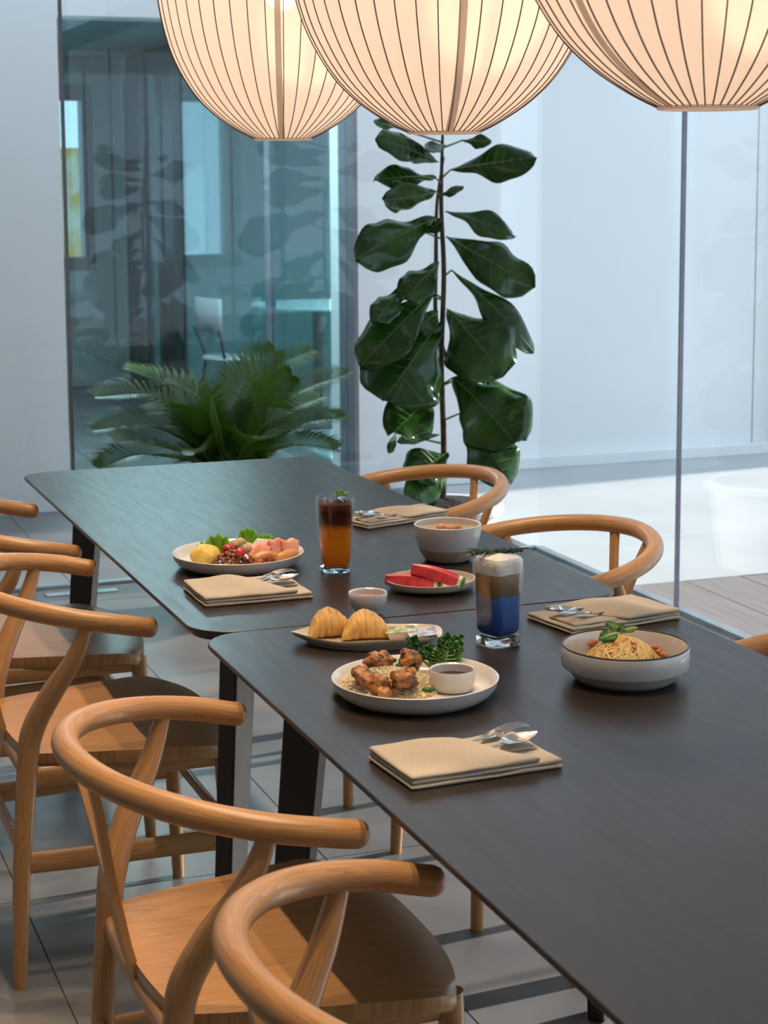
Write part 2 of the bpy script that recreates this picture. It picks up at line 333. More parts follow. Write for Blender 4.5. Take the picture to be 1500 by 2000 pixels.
# ------------------------------------------------------------------ the setting
GX, GY, WY = 2.36, 3.71, 5.29          # side glass, back glass, white wall beyond
XL, YB, CH = -4.3, -6.0, 3.15
floor = struct(boxo('floor', (XL, YB, -.12), (GX, WY + 5.1, -.004), 'grout'))
tw, tl = .665, 1.33
xs = sorted([-.18 + tw * k for k in range(-7, 4)] + [GX + .0]); xs = [x for x in xs if XL - .7 < x <= GX]
ys = [-5.85 + tl * k for k in range(0, 13)]
for i in range(len(xs) - 1):
    for j in range(len(ys) - 1):
        boxo('floor_tile', (xs[i] + .0015, ys[j] + .0015, -.012), (xs[i + 1] - .0015, min(ys[j + 1], 10.3) - .0015, 0), 'tile', floor)
deck = struct(boxo('deck', (GX, YB, -.15), (6.2, 2.985, -.06), 'grout'))
for k in range(16):
    x = GX + .015 + .245 * k
    if x < 6.1: boxo('deck_plank', (x + .003, YB, -.06), (x + .242, 2.985, -.002 - .002 * (k % 3)), 'deckwood', deck, bevel=.004)
ground = struct(boxo('ground', (GX, 2.99, -.15), (14, 12, -.004), 'paving'))
lawn = struct(boxo('ground_beyond', (6.2, -12, -.15), (30, 2.99, -.03), 'paving'))
struct(boxo('ceiling', (XL, YB, CH), (GX, GY, CH + .2), 'ceiling'))
struct(boxo('sky_block_roof', (XL, GY + .012, CH), (-1.0, WY, CH + .2), 'ceiling'))  # unseen roof added over the courtyard gap to cut sky light
struct(boxo('wall_left', (XL - .2, YB, 0), (XL, WY, CH), 'inner_wall'))
struct(boxo('wall_rear', (XL, YB - .2, 0), (GX, YB, CH), 'inner_wall'))
# unseen roof over the deck, added to keep sun off tabletop and plants
struct(boxo('sun_block_roof', (GX, YB, 2.62), (6.0, 3.75, 2.80), 'ceiling'))
# white wall with the wide opening
opl, opr, opt = .77, 2.162, 2.205
wl = struct(boxo('wall_back', (XL, WY, 0), (opl, WY + .22, 3.6), 'white_wall'))
boxo('wall_header', (opl, WY, opt), (opr, WY + .22, 3.6), 'white_wall', wl)
boxo('wall_section', (opr, WY, 0), (2.9, WY + .4, 3.6), 'white_wall', wl)
boxo('opening_trim', (opr - .02, WY - .004, 0), (opr, WY + .22, opt), 'joint', wl)
wr = struct(boxo('wall_right', (2.9, 5.66, 0), (4.56, 5.9, 3.6), 'white_wall'))
boxo('wall_panel', (4.568, 5.66, 0), (4.74, 5.9, 3.6), 'white_wall', wr)
boxo('wall_panel', (4.75, 5.52, 0), (7.5, 5.8, 3.6), 'white_wall', wr)
struct(boxo('trim_1', (2.9, 5.60, -.004), (4.74, 5.66, .055), 'white_wall', bevel=.004))

# glass walls
def glasswall(name, panes, joints, track, axis):
    w_ = struct(boxo(name, *track, 'brushed'))
    for a, b in panes: boxo('glass_pane', a, b, 'glass', w_)
    for a, b in joints: boxo('glass_joint', a, b, 'joint_light' if axis else 'joint', w_)
    return w_
glasswall('window_1', [((XL, GY, .012), (.486, GY + .012, CH)), ((.498, GY, .012), (GX, GY + .012, CH))],
          [((.486, GY - .001, 0), (.498, GY + .013, CH))], ((XL, GY - .012, 0), (GX, GY + .024, .012)), 0)
yj = [2.583, .28, -2.02, -4.32]
pan = []; e = GY
for y in yj + [YB]: pan.append(((GX, y + .006, .012), (GX + .012, e - .006, CH))); e = y
glasswall('window_2', pan, [((GX - .001, y - .006, 0), (GX + .013, y + .006, CH)) for y in yj], ((GX - .012, YB, 0), (GX + .024, GY, .012)), 1)
q = pz(160, 1161, 0)
tag(boxo('floor_spring_cover', (.36, 3.575, 0), (.62, 3.625, .004), 'brushed', bevel=.001), 'flat metal plate set into the floor by the glass wall', 'floor plate')

# room beyond the opening
wb = struct(boxo('window_3', (opl, WY + .10, .01), (opr - .02, WY + .112, opt), 'teal_glass'))
RY = 10.3
a = py_(113, 165, RY); b = py_(186, 526, RY)
wx0, wx1, wz0, wz1 = a.x - .35, b.x, b.z, a.z
rb = struct(boxo('wall_far', (-.6, RY, 0), (wx0, RY + .2, 2.6), 'grey_wall'))
boxo('wall_section', (wx1, RY, 0), (6, RY + .2, 2.6), 'grey_wall', rb)
boxo('wall_section', (wx0, RY, 0), (wx1, RY + .2, wz0), 'grey_wall', rb)
boxo('wall_section', (wx0, RY, wz1), (wx1, RY + .2, 2.6), 'grey_wall', rb)
struct(boxo('wall_side', (-.8, WY + .22, 0), (-.6, RY + .2, 2.6), 'grey_wall'))
struct(boxo('ceiling_beyond', (-.8, WY + .22, 2.36), (6, RY + .2, 2.6), 'grey_wall'))
struct(boxo('wall_east', (6, 5.9, 0), (6.2, RY + .2, 2.6), 'grey_wall'))
wf = struct(boxo('window_4', (wx0, RY + .10, wz0), (wx1, RY + .11, wz1), 'glass'))
fw_ = .075
for nm, p, q in (('frame_rail', (wx0, RY - .03, wz1 - .11), (wx1, RY + .12, wz1)), ('frame_rail', (wx0, RY - .03, wz0), (wx1, RY + .12, wz0 + .09)), ('frame_stile', (wx1 - fw_, RY - .03, wz0 + .09), (wx1, RY + .12, wz1 - .11)), ('frame_stile', (wx0, RY - .03, wz0 + .09), (wx0 + .12, RY + .12, wz1 - .11))):
    boxo(nm, p, q, 'black', wf)
t = thing('banner', 'blurred yellow and white banner outside the black framed window', 'banner', py_(140, 520, 12.0))
t.location.z = 0
boxo('banner_cloth', (-.14, 0, .55), (.16, .02, 1.75), 'yellow', t); boxo('pole', (.16, -.01, 0), (.19, .02, 1.9), 'black', t)
# glazed partition on the right of the passage
PX_ = px_(255, 400, 0)
PXX = py_(255, 400, RY - .05).x
part = struct(boxo('window_5', (PXX - .03, WY + .45, 2.20), (PXX + .03, RY, 2.36), 'black'))
def yat(px): return px_(px, 400, PXX).y
for p0, p1 in ((257, 286), (318, 326), (332, 350)): boxo('partition_post', (PXX - .04, yat(p1), 0), (PXX + .04, yat(p0), 2.2), 'black', part)
for p0, p1 in ((286, 318), (350, 402), (402, 523), (529, 640)): boxo('partition_pane', (PXX - .005, yat(p1), .02), (PXX + .005, yat(p0), 2.2), 'teal_glass', part)
for p0, p1 in ((523, 529),): boxo('partition_joint', (PXX - .02, yat(p1), 0), (PXX + .02, yat(p0), 2.2), 'joint', part)
boxo('partition_cill', (PXX - .04, yat(257) - .02, 0), (PXX + .04, yat(257) + .12, 2.36), 'board', part)
tag(boxo('cupboard', (4.2, 8.6, 0), (5.9, 9.1, .95), 'teal_panel', bevel=.01), 'teal cupboard in the room behind the glass partition', 'cupboard')
# white boards stand in for bright windows seen through the partition
def through(px0, px1, p0, p1, X):
    a_ = px_(px0, p0, X); b_ = px_(px1, p1, X); return a_, b_
a_ = py_(357, 322, RY - .06); b_ = py_(401, 498, RY - .06)
tag(boxo('window_board', (a_.x, RY - .05, b_.z), (b_.x, RY - .02, a_.z), 'board'), 'wide white blind in place of a bright window behind the glass partition', 'board')
a_ = py_(320, 322, RY - .06); b_ = py_(331, 500, RY - .06)
tag(boxo('window_board', (a_.x, RY - .05, b_.z), (b_.x, RY - .02, a_.z), 'board'), 'narrow white blind strip in place of a bright window beside the dark door post', 'board')
boxo('teal_dado', (PXX + .1, RY - .012, 0), (5.9, RY - .001, .93), 'teal_panel', rb)
# round cafe table and two chairs beyond the partition
ct = pz(620, 592, .74)
t = thing('round_table', 'round pale table with dark central post behind the glass partition', 'table', (ct.x, ct.y, 0))
q = MB(); q.lathe([(0, .715), (.40, .715), (.41, .728), (.40, .74), (0, .74)], 40); put('tabletop', q, 'board', t)
q = MB(); q.tube([(0, 0, .015), (0, 0, .715)], .03, 12); put('post', q, 'black', t)
q = MB(); q.lathe([(0, .0), (.25, 0), (.25, .012), (.05, .03), (0, .03)], 32); put('base', q, 'black', t)
def cafe_chair(lbl, loc, rz):
    t = thing('cafe_chair', lbl, 'chair', loc, rz, 'cafe chairs behind the partition')
    q = MB(); q.lathe([(0, .43), (.19, .43), (.2, .44), (.19, .455), (0, .455)], 28); put('seat', q, 'grey_wall', t)
    q = MB(); q.grid([[(-.17 - .03 * math.cos(a * 1.2), .2 * math.sin(a), z) for a in [-1.1 + .22 * k for k in range(11)]] for z in (.60, .70, .80)]); o = put('backrest', q, 'grey_wall', t)
    so_ = o.modifiers.new('thick', 'SOLIDIFY'); so_.thickness = .012
    for sx in (-1, 1):
        for sy in (-1, 1):
            q = MB(); q.tube([(sx * .19, sy * .19, 0), (sx * .13, sy * .13, .435)], .009, 8); put('leg', q, 'black', t)
        q = MB(); q.tube([(-.13, sx * .13, .435), (-.185, sx * .17, .62)], .009, 8); put('back_post', q, 'black', t)
cafe_chair('dark cafe chair left of the round table behind the glass', (ct.x - .55, ct.y - .1, 0), R(10))
cafe_chair('dark cafe chair right of the round table behind the glass', (ct.x + .5, ct.y - .35, 0), R(200))
# unseen emissive panels added as fill light for the rooms beyond
def fill_panel_light(lbl, x, y, sx, sy):
    t = thing('fill_panel', lbl, 'fill light', (x, y, 2.36), 0, 'added fill panels of the rooms beyond')
    for nm, a, b in (('frame_side', (-sx / 2 - .02, -sy / 2 - .02), (-sx / 2, sy / 2 + .02)), ('frame_side', (sx / 2, -sy / 2 - .02), (sx / 2 + .02, sy / 2 + .02)), ('frame_end', (-sx / 2, -sy / 2 - .02), (sx / 2, -sy / 2)), ('frame_end', (-sx / 2, sy / 2), (sx / 2, sy / 2 + .02))):
        boxo(nm, (*a, -.03), (*b, 0), 'pot', t)
    boxo('diffuser', (-sx / 2, -sy / 2, -.02), (sx / 2, sy / 2, -.01), 'panel', t)
fill_panel_light('added fill panel above the passage behind the white wall', 1.4, 6.25, .9, .9)
fill_panel_light('added fill panel nearest the partition in the side room', 3.4, 6.6, .9, .9)
fill_panel_light('added fill panel deeper in the side room', 4.6, 6.6, .9, .9)

# ------------------------------------------------------------------ ceiling spots
def spot(x, y, e, lbl):
    t = thing('ceiling_spot', lbl, 'spotlight', (x, y, CH), 0, 'ceiling spots over the tables')
    q = MB(); q.lathe([(0, -.09), (.034, -.09), (.038, -.086), (.038, 0), (0, 0)], 24); put('housing', q, 'black', t)
    q = MB(); q.lathe([(0, -.0915), (.026, -.0915), (.026, -.0905), (0, -.0905)], 20); put('lens', q, 'spot', t)
    l = bpy.data.lights.new('spot_beam', 'SPOT'); l.energy = e; l.color = (1, .74, .48); l.spot_size = R(75); l.spot_blend = .6; l.shadow_soft_size = .022
    o = bpy.data.objects.new('spot_beam', l); COL.objects.link(o); o.parent = t; o.location = (0, 0, -.10)
for k, y in enumerate((-1.45, -.55, .35, 1.25)):
    spot(.42, y, 108, ['ceiling spot over the near table, nearest the viewer', 'ceiling spot over the near table, beside the seam', 'ceiling spot over the far table, beside the seam', 'ceiling spot over the far end of the far table'][k])
    spot(-.02, y + .2, 96, ['ceiling spot above the nearest left chair', 'ceiling spot above the second left chair', 'ceiling spot above the third left chair', 'ceiling spot above the farthest left chair'][k])

# ------------------------------------------------------------------ tables
def table(name, lbl, y0, y1, insets):
    t = thing(name, lbl, 'table', (0, 0, 0), 0, 'long dark dining tables')
    q = MB(); rows = []
    def outline(ins, z, r=.075):
        pts = []; x0, x1 = ins, .8 - ins; a0, a1 = y0 + ins, y1 - ins; r = r - ins
        for cx, cy, s in ((x1 - r, a1 - r, 0), (x0 + r, a1 - r, 90), (x0 + r, a0 + r, 180), (x1 - r, a0 + r, 270)):
            for k in range(9): a = R(s + k * 90 / 8); pts.append((cx + r * math.cos(a), cy + r * math.sin(a), z))
        return pts
    for ins, z in ((.05, .716), (.012, .722), (.0015, .732), (0, .735), (.0006, .739), (.002, .74)): rows.append(outline(ins, z))
    q.grid(rows, True); n = len(rows[0])
    q.f.append(tuple(range(n))[::-1]); q.uv.append(None); q.f.append(tuple(range(len(q.v) - n, len(q.v)))); q.uv.append(None)
    put('tabletop', q, 'dark', t, sharp=25)
    for (cx, cy, sx, sy) in insets:
        # slab legs turned to the corner: 65 x 33 mm, splayed
        top = Vector((cx, cy, .722)); bot = Vector((cx + sx * .05, cy + sy * .05, 0)); d = Vector((sx, sy, 0)).normalized(); n_ = Vector((-d.y, d.x, 0))
        q = MB(); rws = []
        for p, a, b in ((bot, .026, .0155), (top, .036, .0175)):
            rws.append([p + d * a * i + n_ * b * j for i, j in ((1, 1), (-1, 1), (-1, -1), (1, -1))])
        q.grid(rws, True); q.f += [(3, 2, 1, 0), (4, 5, 6, 7)]; q.uv += [None, None]
        put('leg', q, 'dark', t, sharp=30, bevel=.004)
    boxo('apron', (.16, y0 + .17, .685), (.64, y1 - .17, .718), 'dark', t)
    return t
table('dining_table', 'dark stained dining table farther back, holding the breakfast plate', .0, 1.803, [(.10, .10, -1, -1), (.70, .10, 1, -1), (.15, 1.65, -1, 1), (.65, 1.65, 1, 1)])
table('dining_table', 'dark stained dining table nearer the viewer, holding the chicken rice plate', -1.80, -.004, [(.10, -1.70, -1, -1), (.70, -1.70, 1, -1), (.15, -.15, -1, 1), (.65, -.15, 1, 1)])

# ------------------------------------------------------------------ wishbone chairs
def build_chair(lbl):
    t = thing('wishbone_chair', lbl, 'chair', (0, 0, 0), 0, 'ash wishbone chairs around the tables')
    # bent top rail
    pts = []
    for k in range(-24, 25):
        a = k / 24 * math.pi / 2
        pts.append((-.02 - .25 * math.cos(a), .28 * math.sin(a), .738 - .046 * (abs(k) / 24) ** 1.6))
    pts = [(.036, -.274, .680), (.015, -.277, .684)] + pts[0:] + [(.015, .277, .684), (.036, .274, .680)]
    q = MB(); q.tube(smooth_path(pts, 2), .0185, 16, up=(0, 0, 1), round_end=1); put('top_rail', q, 'ash', t)
    for s in (-1, 1):
        p = smooth_path([(-.208, s * .2, 0), (-.198, s * .203, .22), (-.182, s * .206, .42), (-.172, s * .212, .49), (-.142, s * .236, .56), (-.102, s * .261, .63), (-.078, s * .272, .695)], 6)
        q = MB(); q.tube(p, lerp_list([.0125, .0170, .0195, .0215, .0205, .0165, .0115], len(p)), 14); put('rear_leg', q, 'ash', t)
        p = smooth_path([(.20, s * .228, 0), (.192, s * .222, .21), (.184, s * .215, .425)], 5)
        q = MB(); q.tube(p, lerp_list([.0125, .016, .018], len(p)), 14); put('front_leg', q, 'ash', t)
        q = MB(); q.tube([(-.198, s * .205, .24), (-.1, s * .212, .24), (.05, s * .218, .242), (.19, s * .223, .243)], [.021] * 4, 12, flat=.42, up=(0, 0, 1)); put('side_stretcher', q, 'ash', t)
        q = MB(); q.tube([(-.184, s * .203, .40), (0, s * .21, .402), (.183, s * .213, .404)], [.019] * 3, 12, flat=.5, up=(0, 0, 1)); put('side_seat_rail', q, 'ash', t)
    q = MB(); q.tube([(-.196, -.203, .26), (-.196, 0, .262), (-.196, .203, .26)], .0105, 10); put('rear_stretcher', q, 'ash', t)
    q = MB(); q.tube([(.19, -.22, .272), (.19, 0, .272), (.19, .22, .272)], .0105, 10); put('front_stretcher', q, 'ash', t)
    q = MB(); q.tube([(.186, -.21, .402), (.19, 0, .402), (.186, .21, .402)], [.016] * 3, 12, flat=.55, up=(0, 0, 1)); put('front_seat_rail', q, 'ash', t)
    q = MB(); q.tube(smooth_path([(-.182, -.2, .408), (-.186, -.1, .410), (-.188, 0, .411), (-.186, .1, .410), (-.182, .2, .408)], 4), .017, 12, flat=.6, up=(0, 0, 1)); put('rear_seat_rail', q, 'ash', t)
    # seat: solid, dished, waterfall front
    q = MB(); nx, ny = 22, 22
    def seat_xy(u, v):       # u 0 rear .. 1 front, v -1..1
        hw = .190 + (.262 - .190) * min(1, u * 1.15) ** .8
        xf = .222 - .040 * abs(v) ** 2.8; xr = -.176 - .018 * (1 - v * v)
        x = xr + (xf - xr) * u
        cr = max(0, u - .80) / .20; hw -= .022 * cr ** 2.4
        return x, v * hw
    def seat_top(u, v):
        z = .447 - .010 * math.exp(-((u - .45) / .32) ** 2) * (1 - v * v)
        z -= .012 * max(0, (u - .82) / .18) ** 2 + .004 * abs(v) ** 8
        return z
    top = []; bot = []; uvs = []
    for i in range(nx + 1):
        r1 = []; r2 = []; uu = []
        for j in range(ny + 1):
            u = i / nx; v = -1 + 2 * j / ny; x, y = seat_xy(u, v); r1.append((x, y, seat_top(u, v))); r2.append((x * .985, y * .975, seat_top(u, v) - .026)); uu.append((x * .8 + .02 * math.sin(y * 9), y))
        top.append(r1); bot.append(r2); uvs.append(uu)
    q.grid(top, False, uvs); q.grid([r[::-1] for r in bot], False, [u[::-1] for u in uvs])
    def edge(i, j): return i, j
    ring = [(0, j) for j in range(ny + 1)] + [(i, ny) for i in range(1, nx + 1)] + [(nx, j) for j in range(ny - 1, -1, -1)] + [(i, 0) for i in range(nx - 1, 0, -1)]
    rt = [top[i][j] for i, j in ring]; rb_ = [bot[i][j] for i, j in ring]
    mid = [((a[0] + b[0]) / 2 * 1.012, (a[1] + b[1]) / 2 * 1.018, (a[2] + b[2]) / 2) for a, b in zip(rt, rb_)]
    uvr = [[uvs[i][j] for i, j in ring] + [uvs[0][0]]] * 3
    q.grid([rt, mid, rb_], True, uvr)
    put('seat', q, 'ash', t, sharp=60)
    # Y-shaped splat
    def strip(path, wid, th, q):
        rows = []
        for (x, y, z), w_ in zip(path, wid): rows.append([(x - th, y - w_, z), (x - th, y + w_, z), (x + th, y + w_, z), (x + th, y - w_, z)])
        q.grid(rows, True, [[(r[0][2], k * .03) for k in range(5)] for r in rows]); n = len(q.v); q.f += [(n - 1, n - 2, n - 3, n - 4)]; q.uv += [None]
    q = MB(); strip([(-.190, 0, .42), (-.203, 0, .47), (-.215, 0, .53), (-.222, 0, .565)], [.028, .024, .024, .030], .0055, q); o = put('splat', q, 'ash', t)
    for s in (-1, 1):
        q = MB(); strip([(-.220, s * .014, .552), (-.231, s * .03, .61), (-.243, s * .052, .67), (-.256, s * .075, .722)], [.015, .012, .0115, .013], .0055, q); put('splat_arm', q, 'ash', o)
    return t
LX, RX = -.043, .843
chairs = [(LX + .03, -1.262, 0, 'ash wishbone chair in the foreground, cropped by the lower edge of the picture'),
          (LX, -.538, 0, 'ash wishbone chair on the left of the near table, beside the seam'),
          (LX, .590, 0, 'ash wishbone chair on the left of the far table, beside the seam'),
          (LX, 1.305, 0, 'farthest ash wishbone chair on the left side'),
          (RX, 1.33, math.pi, 'ash wishbone chair on the right, in front of the white plant pot'),
          (RX, .553, math.pi, 'ash wishbone chair on the right, behind the corner of the far table'),
          (RX, -.545, math.pi, 'ash wishbone chair on the right, only its rail above the near table edge')]
ch0 = build_chair(chairs[0][3])
for k, (x, y, a, lbl) in enumerate(chairs):
    c = ch0 if k == 0 else copy_tree(ch0)
    c.location = (x, y, 0); c.rotation_euler = (0, 0, a); c['label'] = lbl

# ------------------------------------------------------------------ pendant lamps
prof = [(.058, 0), (.093, .018), (.14, .05), (.181, .092), (.217, .153), (.238, .215), (.2505, .285), (.256, .36), (.25, .43), (.23, .50), (.19, .56), (.14, .60), (.07, .62)]
sp_ = smooth_path([(r, 0, z) for r, z in prof], 4); PROF = [(p.x, p.z) for p in sp_]
def lamp(lbl, y, zb, seam_ang):
    t = thing('pendant_lamp', lbl, 'lamp', (.4, y, zb), 0, 'round ribbed pendant lamps')
    NR = 44
    q = MB(); q.lathe(PROF, NR * 3, shape=lambda a, r, z: 1 - .006 * (.5 + .5 * math.cos(a * NR)) * 0 - .008 * math.sin(a * NR / 2) ** 2); put('shade', q, 'shade', t)
    rm = MB(); rm.tube([(r + .0006, 0, z) for r, z in PROF], .0010, 6, cap=False); me = rm.mesh('rib')
    for k in range(NR):
        o = put('rib', me, 'rib', t); o.rotation_euler = (0, 0, 2 * math.pi * k / NR)
    for k in range(2):
        q = MB(); rows = [[((r + .0022) * math.cos(a), (r + .0022) * math.sin(a), z) for a in (-.006 / max(r, .06), .006 / max(r, .06))] for r, z in PROF]; q.grid(rows)
        o = put('seam_strip', q, 'seam', t); o.rotation_euler = (0, 0, seam_ang + math.pi * k)
    q = MB(); q.tube([(.058 * math.cos(a), .058 * math.sin(a), 0) for a in [2 * math.pi * k / 40 for k in range(41)]], .003, 6, cap=False); put('bottom_ring', q, 'shade', t)
    q = MB(); q.tube([(.07 * math.cos(a), .07 * math.sin(a), .62) for a in [2 * math.pi * k / 40 for k in range(41)]], .003, 6, cap=False); put('top_ring', q, 'rib', t)
    q = MB(); q.blob((0, 0, .30), (.035, .035, .042), 12, 16); put('bulb', q, 'bulb', t)
    q = MB(); q.tube([(0, 0, .34), (0, 0, .40)], .018, 12); put('lamp_holder', q, 'cord', t)
    q = MB(); q.tube([(0, 0, .40), (0, 0, CH - zb - .03)], .004, 8); put('cord', q, 'cord', t)
    q = MB(); q.lathe([(0, CH - zb - .035), (.05, CH - zb - .035), (.055, CH - zb - .03), (.055, CH - zb), (0, CH - zb)], 28); put('canopy', q, 'pot', t)
lamp('round ribbed lantern lamp at the left, farthest from the viewer', .775, 1.567, R(251))
lamp('round ribbed lantern lamp in the middle of the row', -.102, 1.558, R(255))
lamp('round ribbed lantern lamp at the right, cropped by the frame', -.929, 1.566, R(193))

# ------------------------------------------------------------------ fiddle leaf fig
FY = 3.1
def fcrop(x, y): return 650 + x / 2.44, 200 + y / 2.44
fb = py_(*fcrop(530, 1840), FY)
figx = py_(*fcrop(525, 1500), FY).x
t = thing('fiddle_leaf_fig', 'tall fiddle leaf fig with broad glossy leaves in a white pot', 'plant', (figx, FY, 0))
q = MB(); q.lathe([(0, 0), (.15, 0), (.16, .01), (.195, .30), (.215, .305), (.219, .325), (.211, .332), (.185, .33), (.180, .29), (0, .29)], 48); put('pot', q, 'pot', t)
q = MB(); rows = [[(r * math.cos(a) * .181, r * math.sin(a) * .181, .30 + .055 * (1 - r * r) + .012 * noise.noise(Vector((r * 4 * math.cos(a), r * 4 * math.sin(a), 3)))) for a in [2 * math.pi * k / 28 for k in range(28)]] for r in (.01, .25, .5, .75, 1)]
q.grid(rows, True); put('soil', q, 'soil', t)
def loc(p): return Vector(p) - t.location
zt = py_(*fcrop(525, 60), FY).z
stem = smooth_path([(0, 0, .30), (.003, 0, .55), (-.004, .005, .85), (.004, 0, 1.15), (-.006, 0, 1.4), (.002, 0, zt)], 5)
q = MB(); q.tube(stem, lerp_list([.012, .011, .010, .009, .008, .004], len(stem)), 10); put('trunk', q, 'fig_stem', t)
stem2 = smooth_path([(.018, .01, .85), (-.022, .01, 1.0), (-.026, .0, 1.2), (-.022, 0, 1.40), (.004, 0, 1.56)], 5)
q = MB(); q.tube(stem2, lerp_list([.006, .008, .008, .006, .004], len(stem2)), 8); put('trunk', q, 'fig_stem', t)
def fig_leaf(base, tip, wid, face, droop, fold, seed, name='leaf', m='fig', rib='fig_rib', parent=None, wave=.05, fiddle=True):
    """base/tip world points; wid full width; face = normal hint"""
    parent = parent or t
    base = Vector(base) - parent.location; tip = Vector(tip) - parent.location
    ax = tip - base; L = ax.length; ax.normalize(); nrm = Vector(face); nrm = (nrm - ax * nrm.dot(ax)).normalized(); sd_ = nrm.cross(ax)
    nu, nv = 20, 8; rows = []; rng = random.Random(seed)
    ph = rng.uniform(0, 6); fold += rng.uniform(-.22, .16) if fiddle else 0; tw_ = rng.uniform(-.5, .5) if fiddle else 0; dr = droop * rng.uniform(.5, 1.6)
    for i in range(nu + 1):
        u = i / nu
        if fiddle: w_ = (.55 * math.sin(math.pi * min(1, u / .55) * .5) if u < .0 else 0) + (math.sin(math.pi * u ** 1.25) ** .5) * (.74 + .26 * math.tanh((u - .38) * 7)) if 0 < u < 1 else .02
        else: w_ = math.sin(math.pi * u ** .85) ** .8 if 0 < u < 1 else .02
        row = []
        for j in range(nv + 1):
            v = -1 + 2 * j / nv
            off = dr * L * 1.6 * (u - u * u)            # arch above the chord
            zz = off + fold * abs(v) * wid * .5 * w_ + wave * wid * math.sin(u * 9 + ph + v * 1.5) * abs(v) ** 1.5 + (.03 * wid * math.sin(u * 21 + ph * 2 + v) * abs(v) ** 2 if fiddle else .012 * wid * math.cos(u * 40) * abs(v)) + tw_ * u * v * wid * .25
            row.append(base + ax * (L * u) + sd_ * (v * wid * .5 * w_ * (1 + (.07 * math.sin(u * 17 + ph + v * 2) if fiddle else 0))) + nrm * zz)
        rows.append(row)
    q = MB(); q.grid(rows); o = put(name, q, m, parent)
    s_ = o.modifiers.new('thick', 'SOLIDIFY'); s_.thickness = .0012
    if rib:
        q = MB(); q.tube([r[nv // 2] + nrm * .0012 for r in rows], lerp_list([.0032, .0008], nu + 1), 5); put('midrib', q, rib, o)
        q = MB()
        for i in range(2, nu - 2, 2):
            for sgn in (0, nv): q.tube([rows[i][nv // 2] + nrm * .001, (rows[i + 1][nv // 2] + rows[i + 1][sgn]) / 2 + nrm * .001, rows[min(i + 2, nu)][nv // 2] * .15 + rows[min(i + 2, nu)][sgn] * .85 + nrm * .001], [.0013, .001, .0005], 4)
        put('side_veins', q, rib, o)
    return o
V_ = -FW
LEAVES = [((300, 120), (195, 95), 52, (0, -.5, 1), 0), ((500, 285), (205, 172), 135, (-.2, -.55, .8), -.05), ((535, 205), (440, 225), 60, (0, -.5, 1), 0), ((615, 182), (757, 190), 62, (0, -.6, .8), 0), ((560, 322), (972, 262), 150, (.1, -.75, .65), -.04),
 ((490, 360), (200, 372), 110, (0, -.6, .8), .02), ((495, 425), (238, 465), 120, (0, -.45, -.9), 0), ((500, 445), (622, 403), 46, (0, -.4, 1), 0), ((535, 520), (872, 640), 120, (.3, -.5, .8), -.03), ((490, 555), (108, 750), 190, (-.3, -.7, .6), -.04),
 ((540, 640), (955, 888), 205, (.3, -.75, .6), -.05), ((505, 765), (335, 945), 140, (-.3, -.8, .3), -.05), ((330, 880), (200, 1052), 110, (-.5, -.8, .2), -.05), ((565, 800), (960, 1195), 130, (.6, -.5, .6), -.06), ((480, 905), (128, 1262), 200, (-.5, -.75, .45), -.06),
 ((505, 1050), (240, 1425), 350, (-.25, -1, .25), -.08), ((545, 985), (815, 1305), 310, (.3, -1, .3), -.08), ((480, 1390), (285, 1575), 200, (-.3, -.9, .1), -.05), ((505, 1585), (308, 1612), 48, (0, -.6, .8), -.04), ((300, 1575), (268, 1672), 36, (0, -1, 0), 0),
 ((575, 1310), (870, 1625), 280, (.2, -1, .35), -.08), ((700, 1275), (925, 1610), 190, (.6, -.8, .4), -.07), ((610, 1480), (850, 1820), 220, (.3, -1, .2), -.06), ((545, 1670), (365, 1790), 170, (-.3, -.9, .4), -.04), ((545, 1790), (345, 1890), 150, (-.2, -.8, .6), -.04), ((500, 1000), (395, 1080), 120, (-.2, -.9, .4), 0), ((440, 620), (520, 570), 60, (0, -.7, .7), 0)]
for k, (a, b, wd, face, dy) in enumerate(LEAVES):
    side = (1 if b[0] < 525 else -1)
    P0 = py_(*fcrop(*a), FY - .01); P1 = py_(*fcrop(*b), FY - .06 - .09 * ((k * 37) % 5) / 5 - (.08 if wd > 250 else 0))
    wm = wd / 2.44 / scale_at(P0) * 1.25; face = Vector(face).normalized() * .5 - FW * .75
    fig_leaf(P0, P1, wm, face, .10 if wd > 100 else .05, -.10, k, wave=.09)
    if abs(a[0] - 525) > 25:
        q = MB(); q.tube([loc(P0), Vector((0, 0, loc(P0).z - .025 if abs(a[0] - 525) < 150 else loc(P0).z - .05))], [.003, .004], 6); put('petiole', q, 'fig_rib', t)

